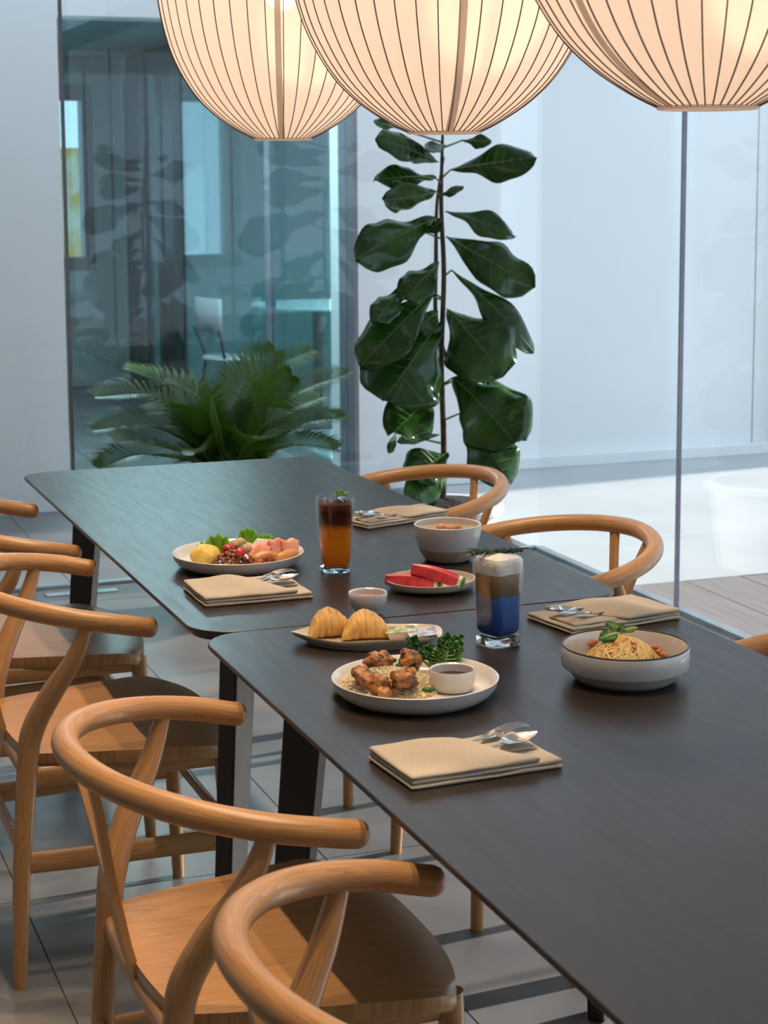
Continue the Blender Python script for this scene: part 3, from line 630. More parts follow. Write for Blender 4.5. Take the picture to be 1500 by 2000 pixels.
# ------------------------------------------------------------------ sago palm
def scrop(x, y): return 170 + x / 2.727, 660 + y / 2.727
SY = 3.15
sc_ = py_(*scrop(735, 640), SY)
sag = thing('sago_palm', 'low sago palm with feathery arching fronds behind the far table', 'plant', (sc_.x, SY, 0))
q = MB(); q.lathe([(0, 0), (.15, 0), (.16, .01), (.20, .37), (.205, .38), (.185, .38), (.18, .33), (0, .33)], 40); put('pot', q, 'pot_grey', sag)
q = MB(); q.lathe([(0, .332), (.181, .332), (.10, .345), (0, .35)], 28); put('soil', q, 'soil', sag)
q = MB(); q.blob((0, 0, .40), (.085, .085, .14), 12, 18, .25, 40, 2); put('trunk', q, 'sago_trunk', sag)
def frond(pb, pm, pt_, dm, dt, wid, nrm, seed):
    B = py_(*scrop(*pb), SY + dm * .2) - sag.location; Mi = py_(*scrop(*pm), SY + dm) - sag.location; T = py_(*scrop(*pt_), SY + dt) - sag.location
    root = Vector((B.x * .25, (B.y) * .4, .46))
    path = smooth_path([root, B, Mi, T], 12)
    q = MB(); q.tube(path, lerp_list([.006, .005, .0035, .0015], len(path)), 6); o = put('frond', q, 'sago_rib', sag)
    q = MB(); rng = random.Random(seed); n = 78; nv = Vector(nrm)
    for k in range(n):
        u = .16 + .84 * k / (n - 1); fi = u * (len(path) - 1); i = min(int(fi), len(path) - 2); p = path[i].lerp(path[i + 1], fi - i)
        tg = (path[i + 1] - path[i]).normalized(); up_ = (nv - tg * nv.dot(tg)).normalized(); sd_ = tg.cross(up_)
        ln = 1.12 * wid * (math.sin(math.pi * min(1, .12 + u * .86)) ** .6) * rng.uniform(.9, 1.08)
        for s in (-1, 1):
            d = (sd_ * s * .80 + tg * (.28 + .32 * u) + up_ * .32).normalized(); w_ = .003
            e1 = p + d * ln * .55 + up_ * ln * .02; e2 = p + d * ln - up_ * ln * .10 + Vector((0, 0, -.06 * ln))
            q.add([p - tg * w_ * .6, p + tg * w_ * .6, e1 + tg * w_, e2, e1 - tg * w_], [(0, 1, 2, 4), (4, 2, 3)])
    lf = put('leaflets', q, 'sago', o); stuff(lf)
FR = [((610, 560), (360, 325), (50, 315), .05, .0, .15, (0, -.3, 1)), ((600, 600), (340, 470), (40, 492), -.05, -.1, .14, (0, -.3, 1)), ((600, 530), (500, 300), (210, 165), .15, .2, .15, (0, -.2, 1)), ((738, 640), (690, 430), (665, 300), -.20, -.34, .13, (-.9, -.4, .2)), ((680, 550), (610, 340), (430, 245), -.05, -.12, .14, (-.6, -.5, .7)),
 ((775, 560), (830, 270), (1000, 70), .1, .15, .15, (.3, -.5, .8)), ((825, 590), (890, 370), (1090, 200), -.12, -.2, .15, (.5, -.6, .6)), ((860, 600), (1050, 330), (1390, 185), .0, .0, .15, (.2, -.3, 1)), ((900, 620), (1130, 470), (1365, 420), -.08, -.1, .14, (.1, -.3, 1)), ((900, 640), (1110, 570), (1330, 590), -.15, -.22, .14, (.1, -.4, 1)),
 ((600, 640), (330, 560), (150, 550), -.14, -.2, .14, (-.1, -.4, 1)), ((570, 660), (280, 620), (60, 690), -.1, -.15, .14, (0, -.3, 1)), ((650, 650), (600, 590), (565, 625), -.22, -.32, .12, (-.5, -.5, .7)), ((760, 560), (880, 240), (1190, 70), .22, .3, .15, (.2, -.4, 1)), ((800, 640), (860, 560), (1010, 520), -.2, -.3, .12, (.3, -.6, .8)), ((650, 560), (560, 420), (330, 400), .12, .1, .14, (0, -.2, 1)), ((860, 620), (1020, 420), (1240, 320), .15, .2, .14, (.1, -.2, 1)), ((730, 600), (740, 430), (800, 330), .1, .15, .14, (0, -.8, .4))]
for k, f in enumerate(FR): frond(*f, k)

# ------------------------------------------------------------------ tableware helpers
TZ = .7402
def ctr_r(x0, x1, y, z):
    a = pz(x0, y, z); b = pz(x1, y, z); c = (a + b) / 2; return c, (a - b).length / 2
def dish(name, lbl, cat, c, prof, m, group=None, sx=1, sy=1, rz=0, shape=None, n=56):
    t = thing(name, lbl, cat, (c.x, c.y, TZ), rz, group)
    q = MB(); q.lathe(prof, n, sx, sy, shape=shape); put('body', q, m, t, sharp=50); return t
def plate_prof(r, h, foot=.74, th=.004):
    return [(0, .003), (r * foot * .9, .003), (r * foot, 0), (r * foot * 1.08, .0015), (r * .92, h * .32), (r * .975, h * .62), (r, h * .97), (r - .0015, h), (r - th, h * .97), (r * .955 - th * .8, h * .6), (r * .87, h * .32), (r * .74, h * .23), (0, h * .22)]

# breakfast plate
c, r = ctr_r(337, 593, 1078, TZ + .028)
c1 = Vector((c.x, c.y, 0)); RZ = VIEW_ROT
dish('dinner_plate', 'white round plate carrying the cooked breakfast', 'plate', c1, plate_prof(r, .030), 'ceramic')
def at(px, py, z): return pz(px, py, z)
PZ = TZ + .008
def food(name, lbl, cat, q, m, loc=None, group=None, sharp=60):
    return tag(put(name, q, m, sharp=sharp), lbl, cat, group)
p = at(401, 1084, TZ + .027)
q = MB(); q.blob((p.x, p.y, TZ + .027), (.030, .026, .021), 14, 20, .12, 45, 1); food('omelette', 'plump golden omelette at the left of the breakfast plate', 'egg', q, 'omelette')
q = MB(); rng = random.Random(3); pb = at(446, 1092, TZ + .018)
for k in range(110):
    a = rng.uniform(0, 6.28); rr = math.sqrt(rng.random()) * .036; zz = TZ + .010 + .026 * (1 - (rr / .038) ** 2) * rng.uniform(.5, 1)
    rot = Matrix.Rotation(rng.uniform(0, 6.3), 3, 'Z') @ Matrix.Rotation(rng.uniform(-.6, .6), 3, 'X')
    q.blob((pb.x + rr * math.cos(a), pb.y + rr * math.sin(a), zz), (.0062, .0042, .0040), 5, 8, rot=rot)
o = food('baked_beans', 'heap of brown baked beans in the middle of the breakfast plate', 'beans', q, 'bean'); stuff(o)
for k, (x, y, lbl) in enumerate(((445, 1071, 'red tomato piece at the left above the beans'), (470, 1078, 'red tomato piece at the right above the beans'))):
    p = at(x, y, TZ + .036); q = MB(); q.blob((p.x, p.y, TZ + .036), (.013, .010, .008), 9, 14, .15, 60, k, Matrix.Rotation(-.4 + k * .6, 3, 'Z')); food('tomato_wedge', lbl, 'tomato', q, 'tomato', group='roasted tomatoes')
for k, (x, y, lbl) in enumerate(((458, 1062, 'brown mushroom at the left, behind the tomatoes'), (470, 1058, 'pale mushroom, topmost behind the tomatoes'), (480, 1070, 'brown mushroom beside the pink ham'))):
    p = at(x, y, TZ + .042); q = MB(); q.blob((p.x, p.y, TZ + .040), (.013, .012, .010), 9, 14, .2, 70, k + 5); food('mushroom', lbl, 'mushroom', q, 'mushroom', group='mushrooms on the breakfast plate')
def folded_slice(cx, cy, r_, h, ang, curl, m, name, lbl, cat, group=None, tilt=.7):
    q = MB(); rows = []
    for i in range(9):
        u = -1 + 2 * i / 8; row = []
        for j in range(13):
            v = -1 + 2 * j / 12; x = v * r_; wv = math.sqrt(max(0, 1 - v * v * .92))
            y = u * r_ * .85 * wv
            z = h + curl * (1 - (abs(u)) ** 1.5) * r_ + .12 * r_ * math.sin(v * 5)
            P_ = Vector((x, y * math.cos(tilt) - 0, z + y * math.sin(tilt))); P_ = Matrix.Rotation(ang, 3, 'Z') @ P_
            row.append((cx + P_.x, cy + P_.y, P_.z))
        rows.append(row)
    q.grid(rows); o = food(name, lbl, cat, q, m, group=group); s_ = o.modifiers.new('thick', 'SOLIDIFY'); s_.thickness = .003
p = at(505, 1072, TZ + .03); folded_slice(p.x, p.y, .026, TZ + .026, VIEW_ROT - .2, .5, 'ham', 'ham_slice', 'pink folded ham slice beside the mushrooms', 'ham', 'ham slices on the breakfast plate', .55)
p = at(540, 1068, TZ + .032); folded_slice(p.x, p.y, .020, TZ + .030, VIEW_ROT + .7, .8, 'ham', 'ham_slice', 'rolled ham slice in the middle of the three', 'ham', 'ham slices on the breakfast plate', .9)
p = at(566, 1066, TZ + .032); folded_slice(p.x, p.y, .020, TZ + .028, VIEW_ROT + .5, .8, 'ham', 'ham_slice', 'rolled ham slice at the right end of the plate', 'ham', 'ham slices on the breakfast plate', .8)
def link(name, lbl, a, b, r_, bend, m, group):
    a = Vector(a); b = Vector(b); d = b - a; s_ = Vector((-d.y, d.x, 0)).normalized()
    path = smooth_path([a, a.lerp(b, .5) + s_ * bend + Vector((0, 0, .004)), b], 6)
    q = MB(); q.tube(path, [r_ * (.86 + .14 * math.sin(math.pi * i / (len(path) - 1))) for i in range(len(path))], 14, round_end=1); food(name, lbl, 'sausage', q, m, group=group)
link('sausage', 'browned sausage lying left of the other', at(500, 1092, TZ + .02), at(538, 1088, TZ + .022), .0105, .004, 'sausage', 'sausages')
link('sausage', 'shiny orange sausage at the right rim of the plate', at(538, 1092, TZ + .018), at(576, 1080, TZ + .022), .0095, -.006, 'sausage', 'sausages')
def rasher(px, py, lbl, ang, k):
    p = at(px, py, TZ + .014); q = MB(); rows = []
    for i in range(15):
        u = i / 14; x = -.025 + .05 * u
        rows.append([Matrix.Rotation(ang, 3, 'Z') @ Vector((x, v * .010 + .004 * math.sin(u * 7 + k), .007 * math.sin(u * 14 + v + k))) + Vector((p.x, p.y, TZ + .018)) for v in (-1, -.3, .3, 1)])
    q.grid(rows); o = food('bacon_rasher', lbl, 'bacon', q, 'bacon', group='bacon rashers'); s_ = o.modifiers.new('thick', 'SOLIDIFY'); s_.thickness = .0025
rasher(490, 1097, 'wavy bacon rasher between the beans and the sausages', VIEW_ROT, 0); rasher(512, 1101, 'wavy bacon rasher at the front rim below the sausages', VIEW_ROT + .25, 2)
def ruffle(name, lbl, base, r_, h, m, seed, cat='lettuce', group=None, face=0):
    q = MB(); rng = random.Random(seed); rows = []
    for i in range(8):
        u = i / 7; row = []
        for j in range(25):
            a = face + R(-75 + 150 * j / 24); rr = r_ * (.15 + .85 * u)
            wv = .28 * r_ * u ** 2 * (math.sin(a * 9 + seed) + .5 * math.sin(a * 21 + seed * 2))
            row.append((base[0] + rr * math.sin(a - face) * math.cos(VIEW_ROT) - wv * .5 * math.sin(VIEW_ROT), base[1] + rr * math.sin(a - face) * math.sin(VIEW_ROT) + wv * .8 + .3 * u * r_, base[2] + h * u * math.cos((a - face) * .8) + .4 * wv * u))
        rows.append(row)
    q.grid(rows); o = food(name, lbl, cat, q, m, group=group); s_ = o.modifiers.new('thick', 'SOLIDIFY'); s_.thickness = .0008
for k, (x, y, rr, h, lbl) in enumerate(((405, 1075, .020, .020, 'frilly lettuce leaf behind the omelette at the plate rim'), (428, 1077, .026, .036, 'tall frilly lettuce leaf between omelette and tomatoes'), (486, 1062, .022, .034, 'frilly lettuce leaf standing behind the mushrooms'), (520, 1056, .020, .016, 'small lettuce leaf behind the ham'))):
    p = at(x, y, TZ + .026); ruffle('lettuce_leaf', lbl, (p.x, p.y, TZ + .022), rr, h, 'lettuce', k, group='lettuce leaves on the breakfast plate')

# napkins with cutlery
def fork_mesh():
    q = MB()
    q.tube([(0, 0, .002), (.05, 0, .003), (.10, 0, .004), (.118, 0, .005)], [.006, .0045, .003, .004], 8, flat=.35, up=(0, 1, 0))
    rows = []
    for i in range(7):
        u = i / 6; x = .115 + .03 * u; w_ = .004 + .0085 * math.sin(u * math.pi / 2); rows.append([(x, v * w_, .005 + .004 * u - .003 * (1 - v * v)) for v in (-1, -.5, 0, .5, 1)])
    q.grid(rows)
    for s in (-1.5, -.5, .5, 1.5): q.tube([(.144, s * .0068, .009), (.165, s * .0062, .012), (.185, s * .0056, .010)], [.0017, .0015, .0008], 6)
    return q.mesh('fork')
def spoon_mesh():
    q = MB()
    q.tube([(0, 0, .002), (.05, 0, .003), (.10, 0, .004), (.13, 0, .006)], [.006, .0045, .003, .004], 8, flat=.35, up=(0, 1, 0))
    rows = []
    for i in range(11):
        u = i / 10; x = .127 + .056 * u; w_ = .017 * math.sin(math.pi * (.06 + .94 * u) ** .8) ** .7 if u < 1 else .001
        rows.append([(x, v * w_, .008 + .003 * u - .007 * (1 - v * v) * math.sin(math.pi * u)) for v in (-1, -.6, -.2, .2, .6, 1)])
    q.grid(rows); return q.mesh('spoon')
FM, SM = fork_mesh(), spoon_mesh()
def slab(L, W, th, x0, z0, seed, bulge=0, skew=0, yo=0):
    """folded cloth layer with a rounded edge all round"""
    q = MB(); rng = random.Random(seed); nx, ny = 22, 12; prof_ = [(-.0, 0), (.35, .5), (.0, 1)]
    def pt(i, j, top):
        u = i / nx; v = j / ny; ed = min(u, 1 - u, v, 1 - v); x = x0 + L * u + skew * (v - .5) * u; y = yo + W * (v - .5)
        n_ = noise.noise(Vector((x * 22, y * 22, seed))) * .0022
        z = z0 + (th if top else 0) + (n_ + bulge * math.sin(math.pi * u ** 1.7) ** 1.2 * math.sin(math.pi * min(1, v * .98)) ** .7 + (.0012 * math.sin((x * .8 + y) * 95) * math.sin(math.pi * u) * math.sin(math.pi * v) if bulge > .005 else 0) if top else 0)
        return Vector((x, y, z))
    T = [[pt(i, j, True) for j in range(ny + 1)] for i in range(nx + 1)]; B = [[pt(i, j, False) for j in range(ny + 1)] for i in range(nx + 1)]
    q.grid(T); q.grid([r_[::-1] for r_ in B])
    ring = [(0, j) for j in range(ny + 1)] + [(i, ny) for i in range(1, nx + 1)] + [(nx, j) for j in range(ny - 1, -1, -1)] + [(i, 0) for i in range(nx - 1, 0, -1)]
    a = [T[i][j] for i, j in ring]; b = [B[i][j] for i, j in ring]; cc = sum(a, Vector()) / len(a); rows = [a]
    for k in range(1, 5):
        s_ = math.sin(math.pi * k / 5); rows.append([p_.lerp(q_, k / 5) + ((p_ - cc) * Vector((1, 1, 0))).normalized() * th * .42 * s_ for p_, q_ in zip(a, b)])
    rows.append(b); q.grid(rows, True); return q
def napkin(lbl, corners, flip, seed, side):
    P = [pz(x, y, TZ + .004) for x, y in corners]; c = sum(P, Vector()) / 4
    ax = ((P[2] - P[1]) + (P[3] - P[0])).normalized(); L = ((P[2] - P[1]).length + (P[3] - P[0]).length) / 2; W = ((P[0] - P[1]).length + (P[3] - P[2]).length) / 2
    rz = math.atan2(ax.y, ax.x)
    if flip: rz += math.pi
    t = thing('napkin', lbl, 'napkin', (c.x, c.y, TZ), rz, 'folded linen napkins')
    th = .0052
    for k in range(2): put('fold_layer', slab(L * (1 - .012 * k), W * (1 - .015 * k), th, -L / 2 + .002 * k, .0005 + k * (th + .0006), seed + k), 'linen', t, sharp=80)
    put('pocket_flap', slab(L * .66, W * .985, .0058, -L / 2 + .001, .0122, seed + 9, .014, -.075), 'linen', t, sharp=80)
    put('inner_fold', slab(L * .40, W * .55, .003, L * .06, .0121, seed + 5, .002, .0, W * .16), 'linen', t, sharp=80)
    Rm = Matrix.Rotation(rz, 3, 'Z')
    for nm, me, off, ang in (('fork', FM, .026, R(8)), ('spoon', SM, -.014, R(9))):
        d = Rm @ Vector((-L * .5 + L * .96 - .172, off - .016, 0)); o = put(nm, me, 'steel'); o.location = (c.x + d.x, c.y + d.y, TZ + .0128); o.rotation_euler = (R(0), R(-2.0), rz + ang)
        tag(o, f'polished steel {nm} tucked in the napkin {side}', nm, f'{nm}s in napkins')
napkin('folded beige napkin in front of the breakfast plate', [(366, 1147), (395, 1183), (608, 1165), (560, 1130)], False, 1, 'in front of the breakfast plate')
napkin('folded beige napkin behind the soup bowl', [(686, 1018), (700, 1031), (862, 1010), (835, 993)], True, 2, 'behind the soup bowl')
napkin('folded beige napkin behind the spaghetti bowl', [(1043, 1204), (1108, 1237), (1315, 1207), (1245, 1172)], True, 3, 'behind the spaghetti bowl')
napkin('folded beige napkin nearest the viewer, below the chicken plate', [(732, 1478), (795, 1540), (1088, 1495), (1010, 1438)], False, 4, 'nearest the viewer')

# drinks
def sq(a, r, z, k=5.0): c_, s_ = abs(math.cos(a)), abs(math.sin(a)); return 1 / (c_ ** k + s_ ** k) ** (1 / k)
def tumbler(name, lbl, c, h, rt_, rb_, rz, liq_mat, liq_top, liq_lbl, base_h=.013):
    t = thing(name, lbl, 'drink', (c.x, c.y, TZ), rz)
    sh = lambda a, r, z: sq(a, r, z)
    w_ = .0026
    R_ = lambda z: rb_ + (rt_ - rb_) * (z / h) ** .8
    q = MB(); q.lathe([(0, 0), (rb_ - .003, 0), (rb_, .003)] + [(R_(h * k / 12), h * k / 12) for k in range(1, 12)] + [(R_(h) - .0006, h), (R_(h) - w_, h)] + [(R_(h * k / 12) - w_, h * k / 12) for k in range(11, 1, -1)] + [(R_(base_h) - w_ - .004, base_h), (0, base_h)], 64, shape=sh); put('glass', q, 'drink_glass', t, sharp=70)
    q = MB(); q.lathe([(0, .0006), (rb_ - .0036, .0006), (rb_ - .0008, .004), (R_(base_h) - .0012, base_h - .003), (R_(base_h) - w_ - .005, base_h - .0006), (0, base_h - .0006)], 56, shape=sh); put('thick_base', q, 'base_glass', t, sharp=60)
    q = MB(); q.lathe([(0, base_h + .0006), (R_(base_h) - w_ - .006, base_h + .0006), (R_(base_h + .006) - w_ - .0012, base_h + .006)] + [(R_(z) - w_ - .0006, z) for z in [base_h + .012 + (liq_top - base_h - .012) * k / 8 for k in range(9)]] + [(0, liq_top)], 56, shape=sh); put('liquid', q, liq_mat, t, sharp=70)
    return t
c, r = ctr_r(627, 681, 1121, TZ); g1 = Vector((c.x + .008, c.y + .02, 0))
t = tumbler('iced_drink', 'tall glass of orange juice layered with dark coffee', g1, .145, .0345, .0275, VIEW_ROT + R(12), 'amber', .134, 'amber')
for k in range(4):
    q = MB(); s_ = .0075; q.box((-s_, -s_, -s_), (s_, s_, s_)); o = put('ice_cube', q, 'ice', t, bevel=.002); o.location = (.014 * math.cos(k * 1.7), .014 * math.sin(k * 1.7), .136); o.rotation_euler = (k, k * .7, k * 2)
def sprig(name, lbl, base, n, ln, wd, spread, m, seed, up=.6, cat='herb'):
    t_ = thing(name, lbl, cat, base); rng = random.Random(seed)
    q = MB(); q.tube([(-.012, 0, 0), (0, 0, .004), (.014, .002, .006)], .0009, 6); put('stem', q, 'stalk', t_)
    for k in range(n):
        a = rng.uniform(0, 6.28); el = rng.uniform(.1, up); d = Vector((math.cos(a), math.sin(a), el)).normalized(); b = Vector((base[0] + rng.uniform(-spread, spread), base[1] + rng.uniform(-spread, spread) * .6, base[2] + .003))
        fig_leaf(b, b + d * ln * rng.uniform(.7, 1.1), wd, (0, -.3, 1), .15, .15, seed * 50 + k, 'leaf', m, None, t_, .1, False)
    return t_
sprig('mint_sprig', 'small light green herb sprig on the orange coffee drink', (g1.x + .012, g1.y - .004, TZ + .146), 14, .014, .005, .009, 'lettuce', 5, .9)
c, r = ctr_r(935, 1010, 1258, TZ); g2 = Vector((c.x, c.y + .0, 0))
t = tumbler('layered_drink', 'tall glass of blue milk drink topped with coffee and foam', g2, .140, .0335, .0295, VIEW_ROT + R(38), 'blue', .118, 'blue', .018)
q = MB(); q.lathe([(0, .1185), (.0290, .1185), (.0302, .128), (.0305, .1385), (.029, .144), (.022, .1485), (.012, .152), (0, .153)], 40, shape=lambda a, r, z: sq(a, r, z) * (1 + .03 * math.sin(a * 5))); put('milk_foam', q, 'foam', t)
base = Vector((g2.x, g2.y, TZ + .1535)); t_ = thing('rosemary_sprig', 'dark green rosemary sprig laid across the foam of the blue drink', 'herb', base, VIEW_ROT + R(6))
q = MB(); q.tube(smooth_path([(-.045, -.012, -.003), (-.02, -.012, .001), (.01, -.006, .002), (.05, .0, .003)], 5), .0011, 6); put('stem', q, 'fig_stem', t_)
q = MB(); rng = random.Random(9)
for k in range(120):
    u = rng.random() ** .8; x = -.046 + .086 * u; y0_ = -.012 + .010 * max(0, u - .3); a = rng.uniform(0, 6.28); ln = rng.uniform(.012, .021) * (1 - .45 * u)
    d = Vector((-.75, .55 * math.cos(a), .45 * math.sin(a))).normalized(); p = Vector((x, y0_, .001)); s_ = Vector((0, .0012, .0009)); q.add([p - s_, p + s_, p + d * ln * .6 + s_, p + d * ln, p + d * ln * .6 - s_], [(0, 1, 2, 4), (4, 2, 3)])
stuff(put('needles', q, 'rosemary', t_))

# soup bowl
c, r = ctr_r(808, 940, 1023, TZ + .072)
def bowlprof(r, h, fr, th=.004): return [(0, .004), (fr * .85, .004), (fr * .9, 0), (fr, 0), (fr * 1.04, .003)]
t = thing('soup_bowl', 'round white ribbed bowl with a raw clay base, holding soup', 'bowl', (c.x, c.y, TZ))
zz = [.026 + .046 * k / 24 for k in range(25)]
def rb2(z): return r * (.60 + .40 * math.sin(math.pi / 2 * min(1, (z / .072)) ** .75))
q = MB(); q.lathe([(rb2(.026), .026)] + [(rb2(z) + .00022 * math.sin(z * 1400), z) for z in zz[1:]] + [(r - .002, .0735), (r - .0045, .072)] + [(rb2(z) - .005, z) for z in zz[::-1]] + [(rb2(.012) - .006, .012), (0, .007)], 60); put('upper_body', q, 'ceramic', t)
q = MB(); q.lathe([(0, 0), (r * .56, 0), (rb2(.004), .003)] + [(rb2(.003 + .023 * k / 6), .003 + .023 * k / 6) for k in range(7)], 60); put('clay_base', q, 'stoneware', t)
q = MB(); q.lathe([(rb2(.062) - .0052, .0615), (.02, .0622), (0, .0622)], 40); put('soup', q, 'soup', t)
for k, (dx, dy, lbl) in enumerate(((.006, .0, 'pale meat chunk in the middle of the soup'), (-.008, .012, 'pale meat chunk at the back of the soup'), (.016, -.010, 'pale meat chunk at the front of the soup'))):
    q = MB(); q.blob((c.x + dx, c.y + dy, TZ + .064), (.011, .008, .007), 8, 12, .35, 90, k); food('soup_meat', lbl, 'meat', q, 'ham', group='meat in the soup')

# watermelon plate
c, r = ctr_r(750, 929, 1130, TZ + .018); mc = Vector((c.x, c.y - .003, 0))
dish('side_plate', 'small cream plate with two watermelon wedges', 'plate', mc, plate_prof(r, .020, .55), 'cream', shape=lambda a, r_, z: 1 + .012 * math.sin(a * 3 + 1) * (z > .01), sy=.92)
def melon(lbl, pa, pb_, za, zb_, wid, hgt):
    """wedge lying on its side: pointed edge up, rind end at pb"""
    A = pz(*pa, za); B = pz(*pb_, zb_); d = (B - A); L = d.length; d.normalize(); s_ = Vector((-d.y, d.x, 0)).normalized(); u_ = d.cross(s_) if d.cross(s_).z > 0 else -d.cross(s_)
    t_ = thing('watermelon_wedge', lbl, 'watermelon', (A.x, A.y, A.z), 0, 'watermelon wedges')
    def seg(x0, x1, m, nm):
        q = MB(); rows = []
        for k in range(7):
            f_ = k / 6; x = x0 + (x1 - x0) * f_; w0 = wid * (.35 + .65 * min(1, x / L * 1.3)); h0 = hgt * (.75 + .25 * math.sin(math.pi * min(1, x / L)))
            rows.append([d * x + s_ * w0 * .5, d * x + s_ * w0 * .30 + u_ * h0 * .8, d * x + u_ * h0, d * x - s_ * w0 * .30 + u_ * h0 * .8, d * x - s_ * w0 * .5])
        q.grid(rows, True); n = 5; q.f += [tuple(range(n)), tuple(range(len(q.v) - n, len(q.v)))[::-1]]; q.uv += [None, None]; put(nm, q, m, t_, sharp=35, bevel=.0015)
    seg(0, L * .88, 'melon', 'flesh'); seg(L * .8805, L * .955, 'melon_white', 'pith'); seg(L * .9555, L, 'melon_rind', 'rind')
melon('watermelon wedge lying flat on the cream plate', (752, 1140), (862, 1148), TZ + .013, TZ + .009, .040, .024)
melon('watermelon wedge leaning on top of the other one', (802, 1118), (905, 1147), TZ + .036, TZ + .012, .036, .024)

# pink sauce cup
c, r = ctr_r(680, 757, 1160, TZ + .033)
t = thing('sauce_cup', 'small white cup of pink sauce behind the croissants', 'cup', (c.x, c.y, TZ), 0, 'sauce cups')
q = MB(); q.lathe([(0, .003), (r * .5, .003), (r * .52, 0), (r * .6, 0), (r * .64, .004), (r * .86, .012), (r * .97, .022), (r, .035), (r - .001, .037), (r - .004, .035), (r * .84, .020), (0, .012)], 48); put('body', q, 'ceramic', t)
q = MB(); q.lathe([(r * .895, .0262), (0, .0265)], 36); put('sauce', q, 'pink', t)

# croissant plate
A = pz(568, 1240, TZ + .016); B = pz(863, 1240, TZ + .016); c = (A + B) / 2; L = (B - A).length; rz = math.atan2(B.y - A.y, B.x - A.x)
t = thing('leaf_plate', 'long cream leaf-shaped plate holding croissants and spreads', 'plate', (c.x + .006, c.y + .012, TZ), rz)
def leafshape(a):
    x = math.cos(a); y = math.sin(a)
    rx = L / 2; ry = .062 + .004 * math.sin(3 * a)
    k = 1 / ((abs(x)) ** 2.6 + abs(y) ** 2.6) ** (1 / 2.6)
    tip = 1 + .10 * max(0, -x) ** 8
    return Vector((rx * k * x * (.93 if x < 0 else 1) * tip, ry * k * y * (1 - .35 * max(0, -x) ** 3), 0))
q = MB(); rows = []
for s_, z in ((.0, .004), (.70, .004), (.72, 0), (.78, 0), (.80, .004), (.93, .010), (1.0, .0165), (.995, .0185), (.975, .0175), (.86, .0105), (.5, .0085), (0, .0085)):
    rows.append([leafshape(2 * math.pi * k / 64) * max(s_, .001) + Vector((0, 0, z + (.002 * math.sin(4 * math.pi * 2 * k / 64) if s_ > .9 else 0))) for k in range(64)])
q.grid(rows, True); put('body', q, 'cream', t, sharp=60)
def croissant(lbl, px, py, wd, ang, seed):
    p = pz(px, py, TZ + .012); t_ = thing('croissant', lbl, 'croissant', (p.x, p.y, TZ + .009), ang, 'croissants')
    n = 8
    rows = []; 
    for i in range(61):
        u = -1 + 2 * i / 60; x = u * wd * .5; env = (1 - abs(u) ** 2.0) ** .68
        step = ((abs(u) * 3.3) % 1.0); lay = 1 - .085 * step
        cy = .020 * u * u
        row = []
        for j in range(24):
            a = 2 * math.pi * j / 24; rr = lay * env; nz_ = 1 + .05 * noise.noise(Vector((u * 9, math.cos(a) * 3, math.sin(a) * 3 + seed)))
            row.append((x, -cy + .031 * rr * nz_ * math.cos(a), max(.0, .020 * env + .026 * rr * nz_ * math.sin(a))))
        rows.append(row)
    q = MB(); q.grid(rows, True); put('crust', q, 'croissant', t_, sharp=50)
croissant('golden croissant at the left end of the leaf plate', 641, 1236, .078, rz + R(18), 1)
croissant('golden croissant in the middle of the leaf plate', 712, 1240, .084, rz + R(12), 4)
def packet(lbl, px, py, ang, m, tilt):
    p = pz(px, py, TZ + .012); t_ = thing('spread_packet', lbl, 'packet', (p.x, p.y, TZ + .0105), ang, 'single-serve spread packets'); t_.rotation_euler = (tilt, R(-3), ang)
    q = MB(); rws = [[(sx * a, sy * b, z) for sx, sy in ((-1, -1), (1, -1), (1, 1), (-1, 1))] for a, b, z in ((.019, .013, 0), (.0215, .0155, .013))]; q.grid(rws, True); q.f += [(3, 2, 1, 0), (4, 5, 6, 7)]; q.uv += [None] * 2; put('tub', q, 'tub', t_, sharp=30, bevel=.0015)
    boxo('lid', (-.0245, -.0185, .0131), (.0245, .0185, .0139), m, t_)
packet('spread packet with a green printed lid beside the croissant', 782, 1243, rz + R(6), 'foil_green', R(2))
packet('spread packet with a grey printed lid at the end of the leaf plate', 826, 1248, rz + R(14), 'foil_grey', R(6))

# chicken rice plate
c, r = ctr_r(647, 975, 1322, TZ + .029); cp = Vector((c.x, c.y, 0))
dish('dinner_plate', 'white round plate of roast chicken on rice', 'plate', cp, plate_prof(r, .031, .76), 'ceramic')
rcn = at(756, 1331, TZ + .016); rc = Vector((rcn.x, rcn.y, 0))
q = MB(); rng = random.Random(11)
def mound(dx, dy): 
    rr = math.sqrt((dx / .080) ** 2 + (dy / .078) ** 2); return max(0, 1 - rr ** 2) * .027 + .0074
rows = [[(rc.x + s_ * .080 * math.cos(a), rc.y + s_ * .078 * math.sin(a), TZ + mound(s_ * .080 * math.cos(a), s_ * .078 * math.sin(a))) for a in [2 * math.pi * k / 32 for k in range(32)]] for s_ in (.01, .2, .4, .6, .8, .95, 1)]
qb = MB(); qb.grid(rows, True); rt_ = thing('fried_rice', 'mound of yellowish seasoned rice on the chicken plate', 'rice', (0, 0, 0)); put('mound', qb, 'rice_base', rt_)
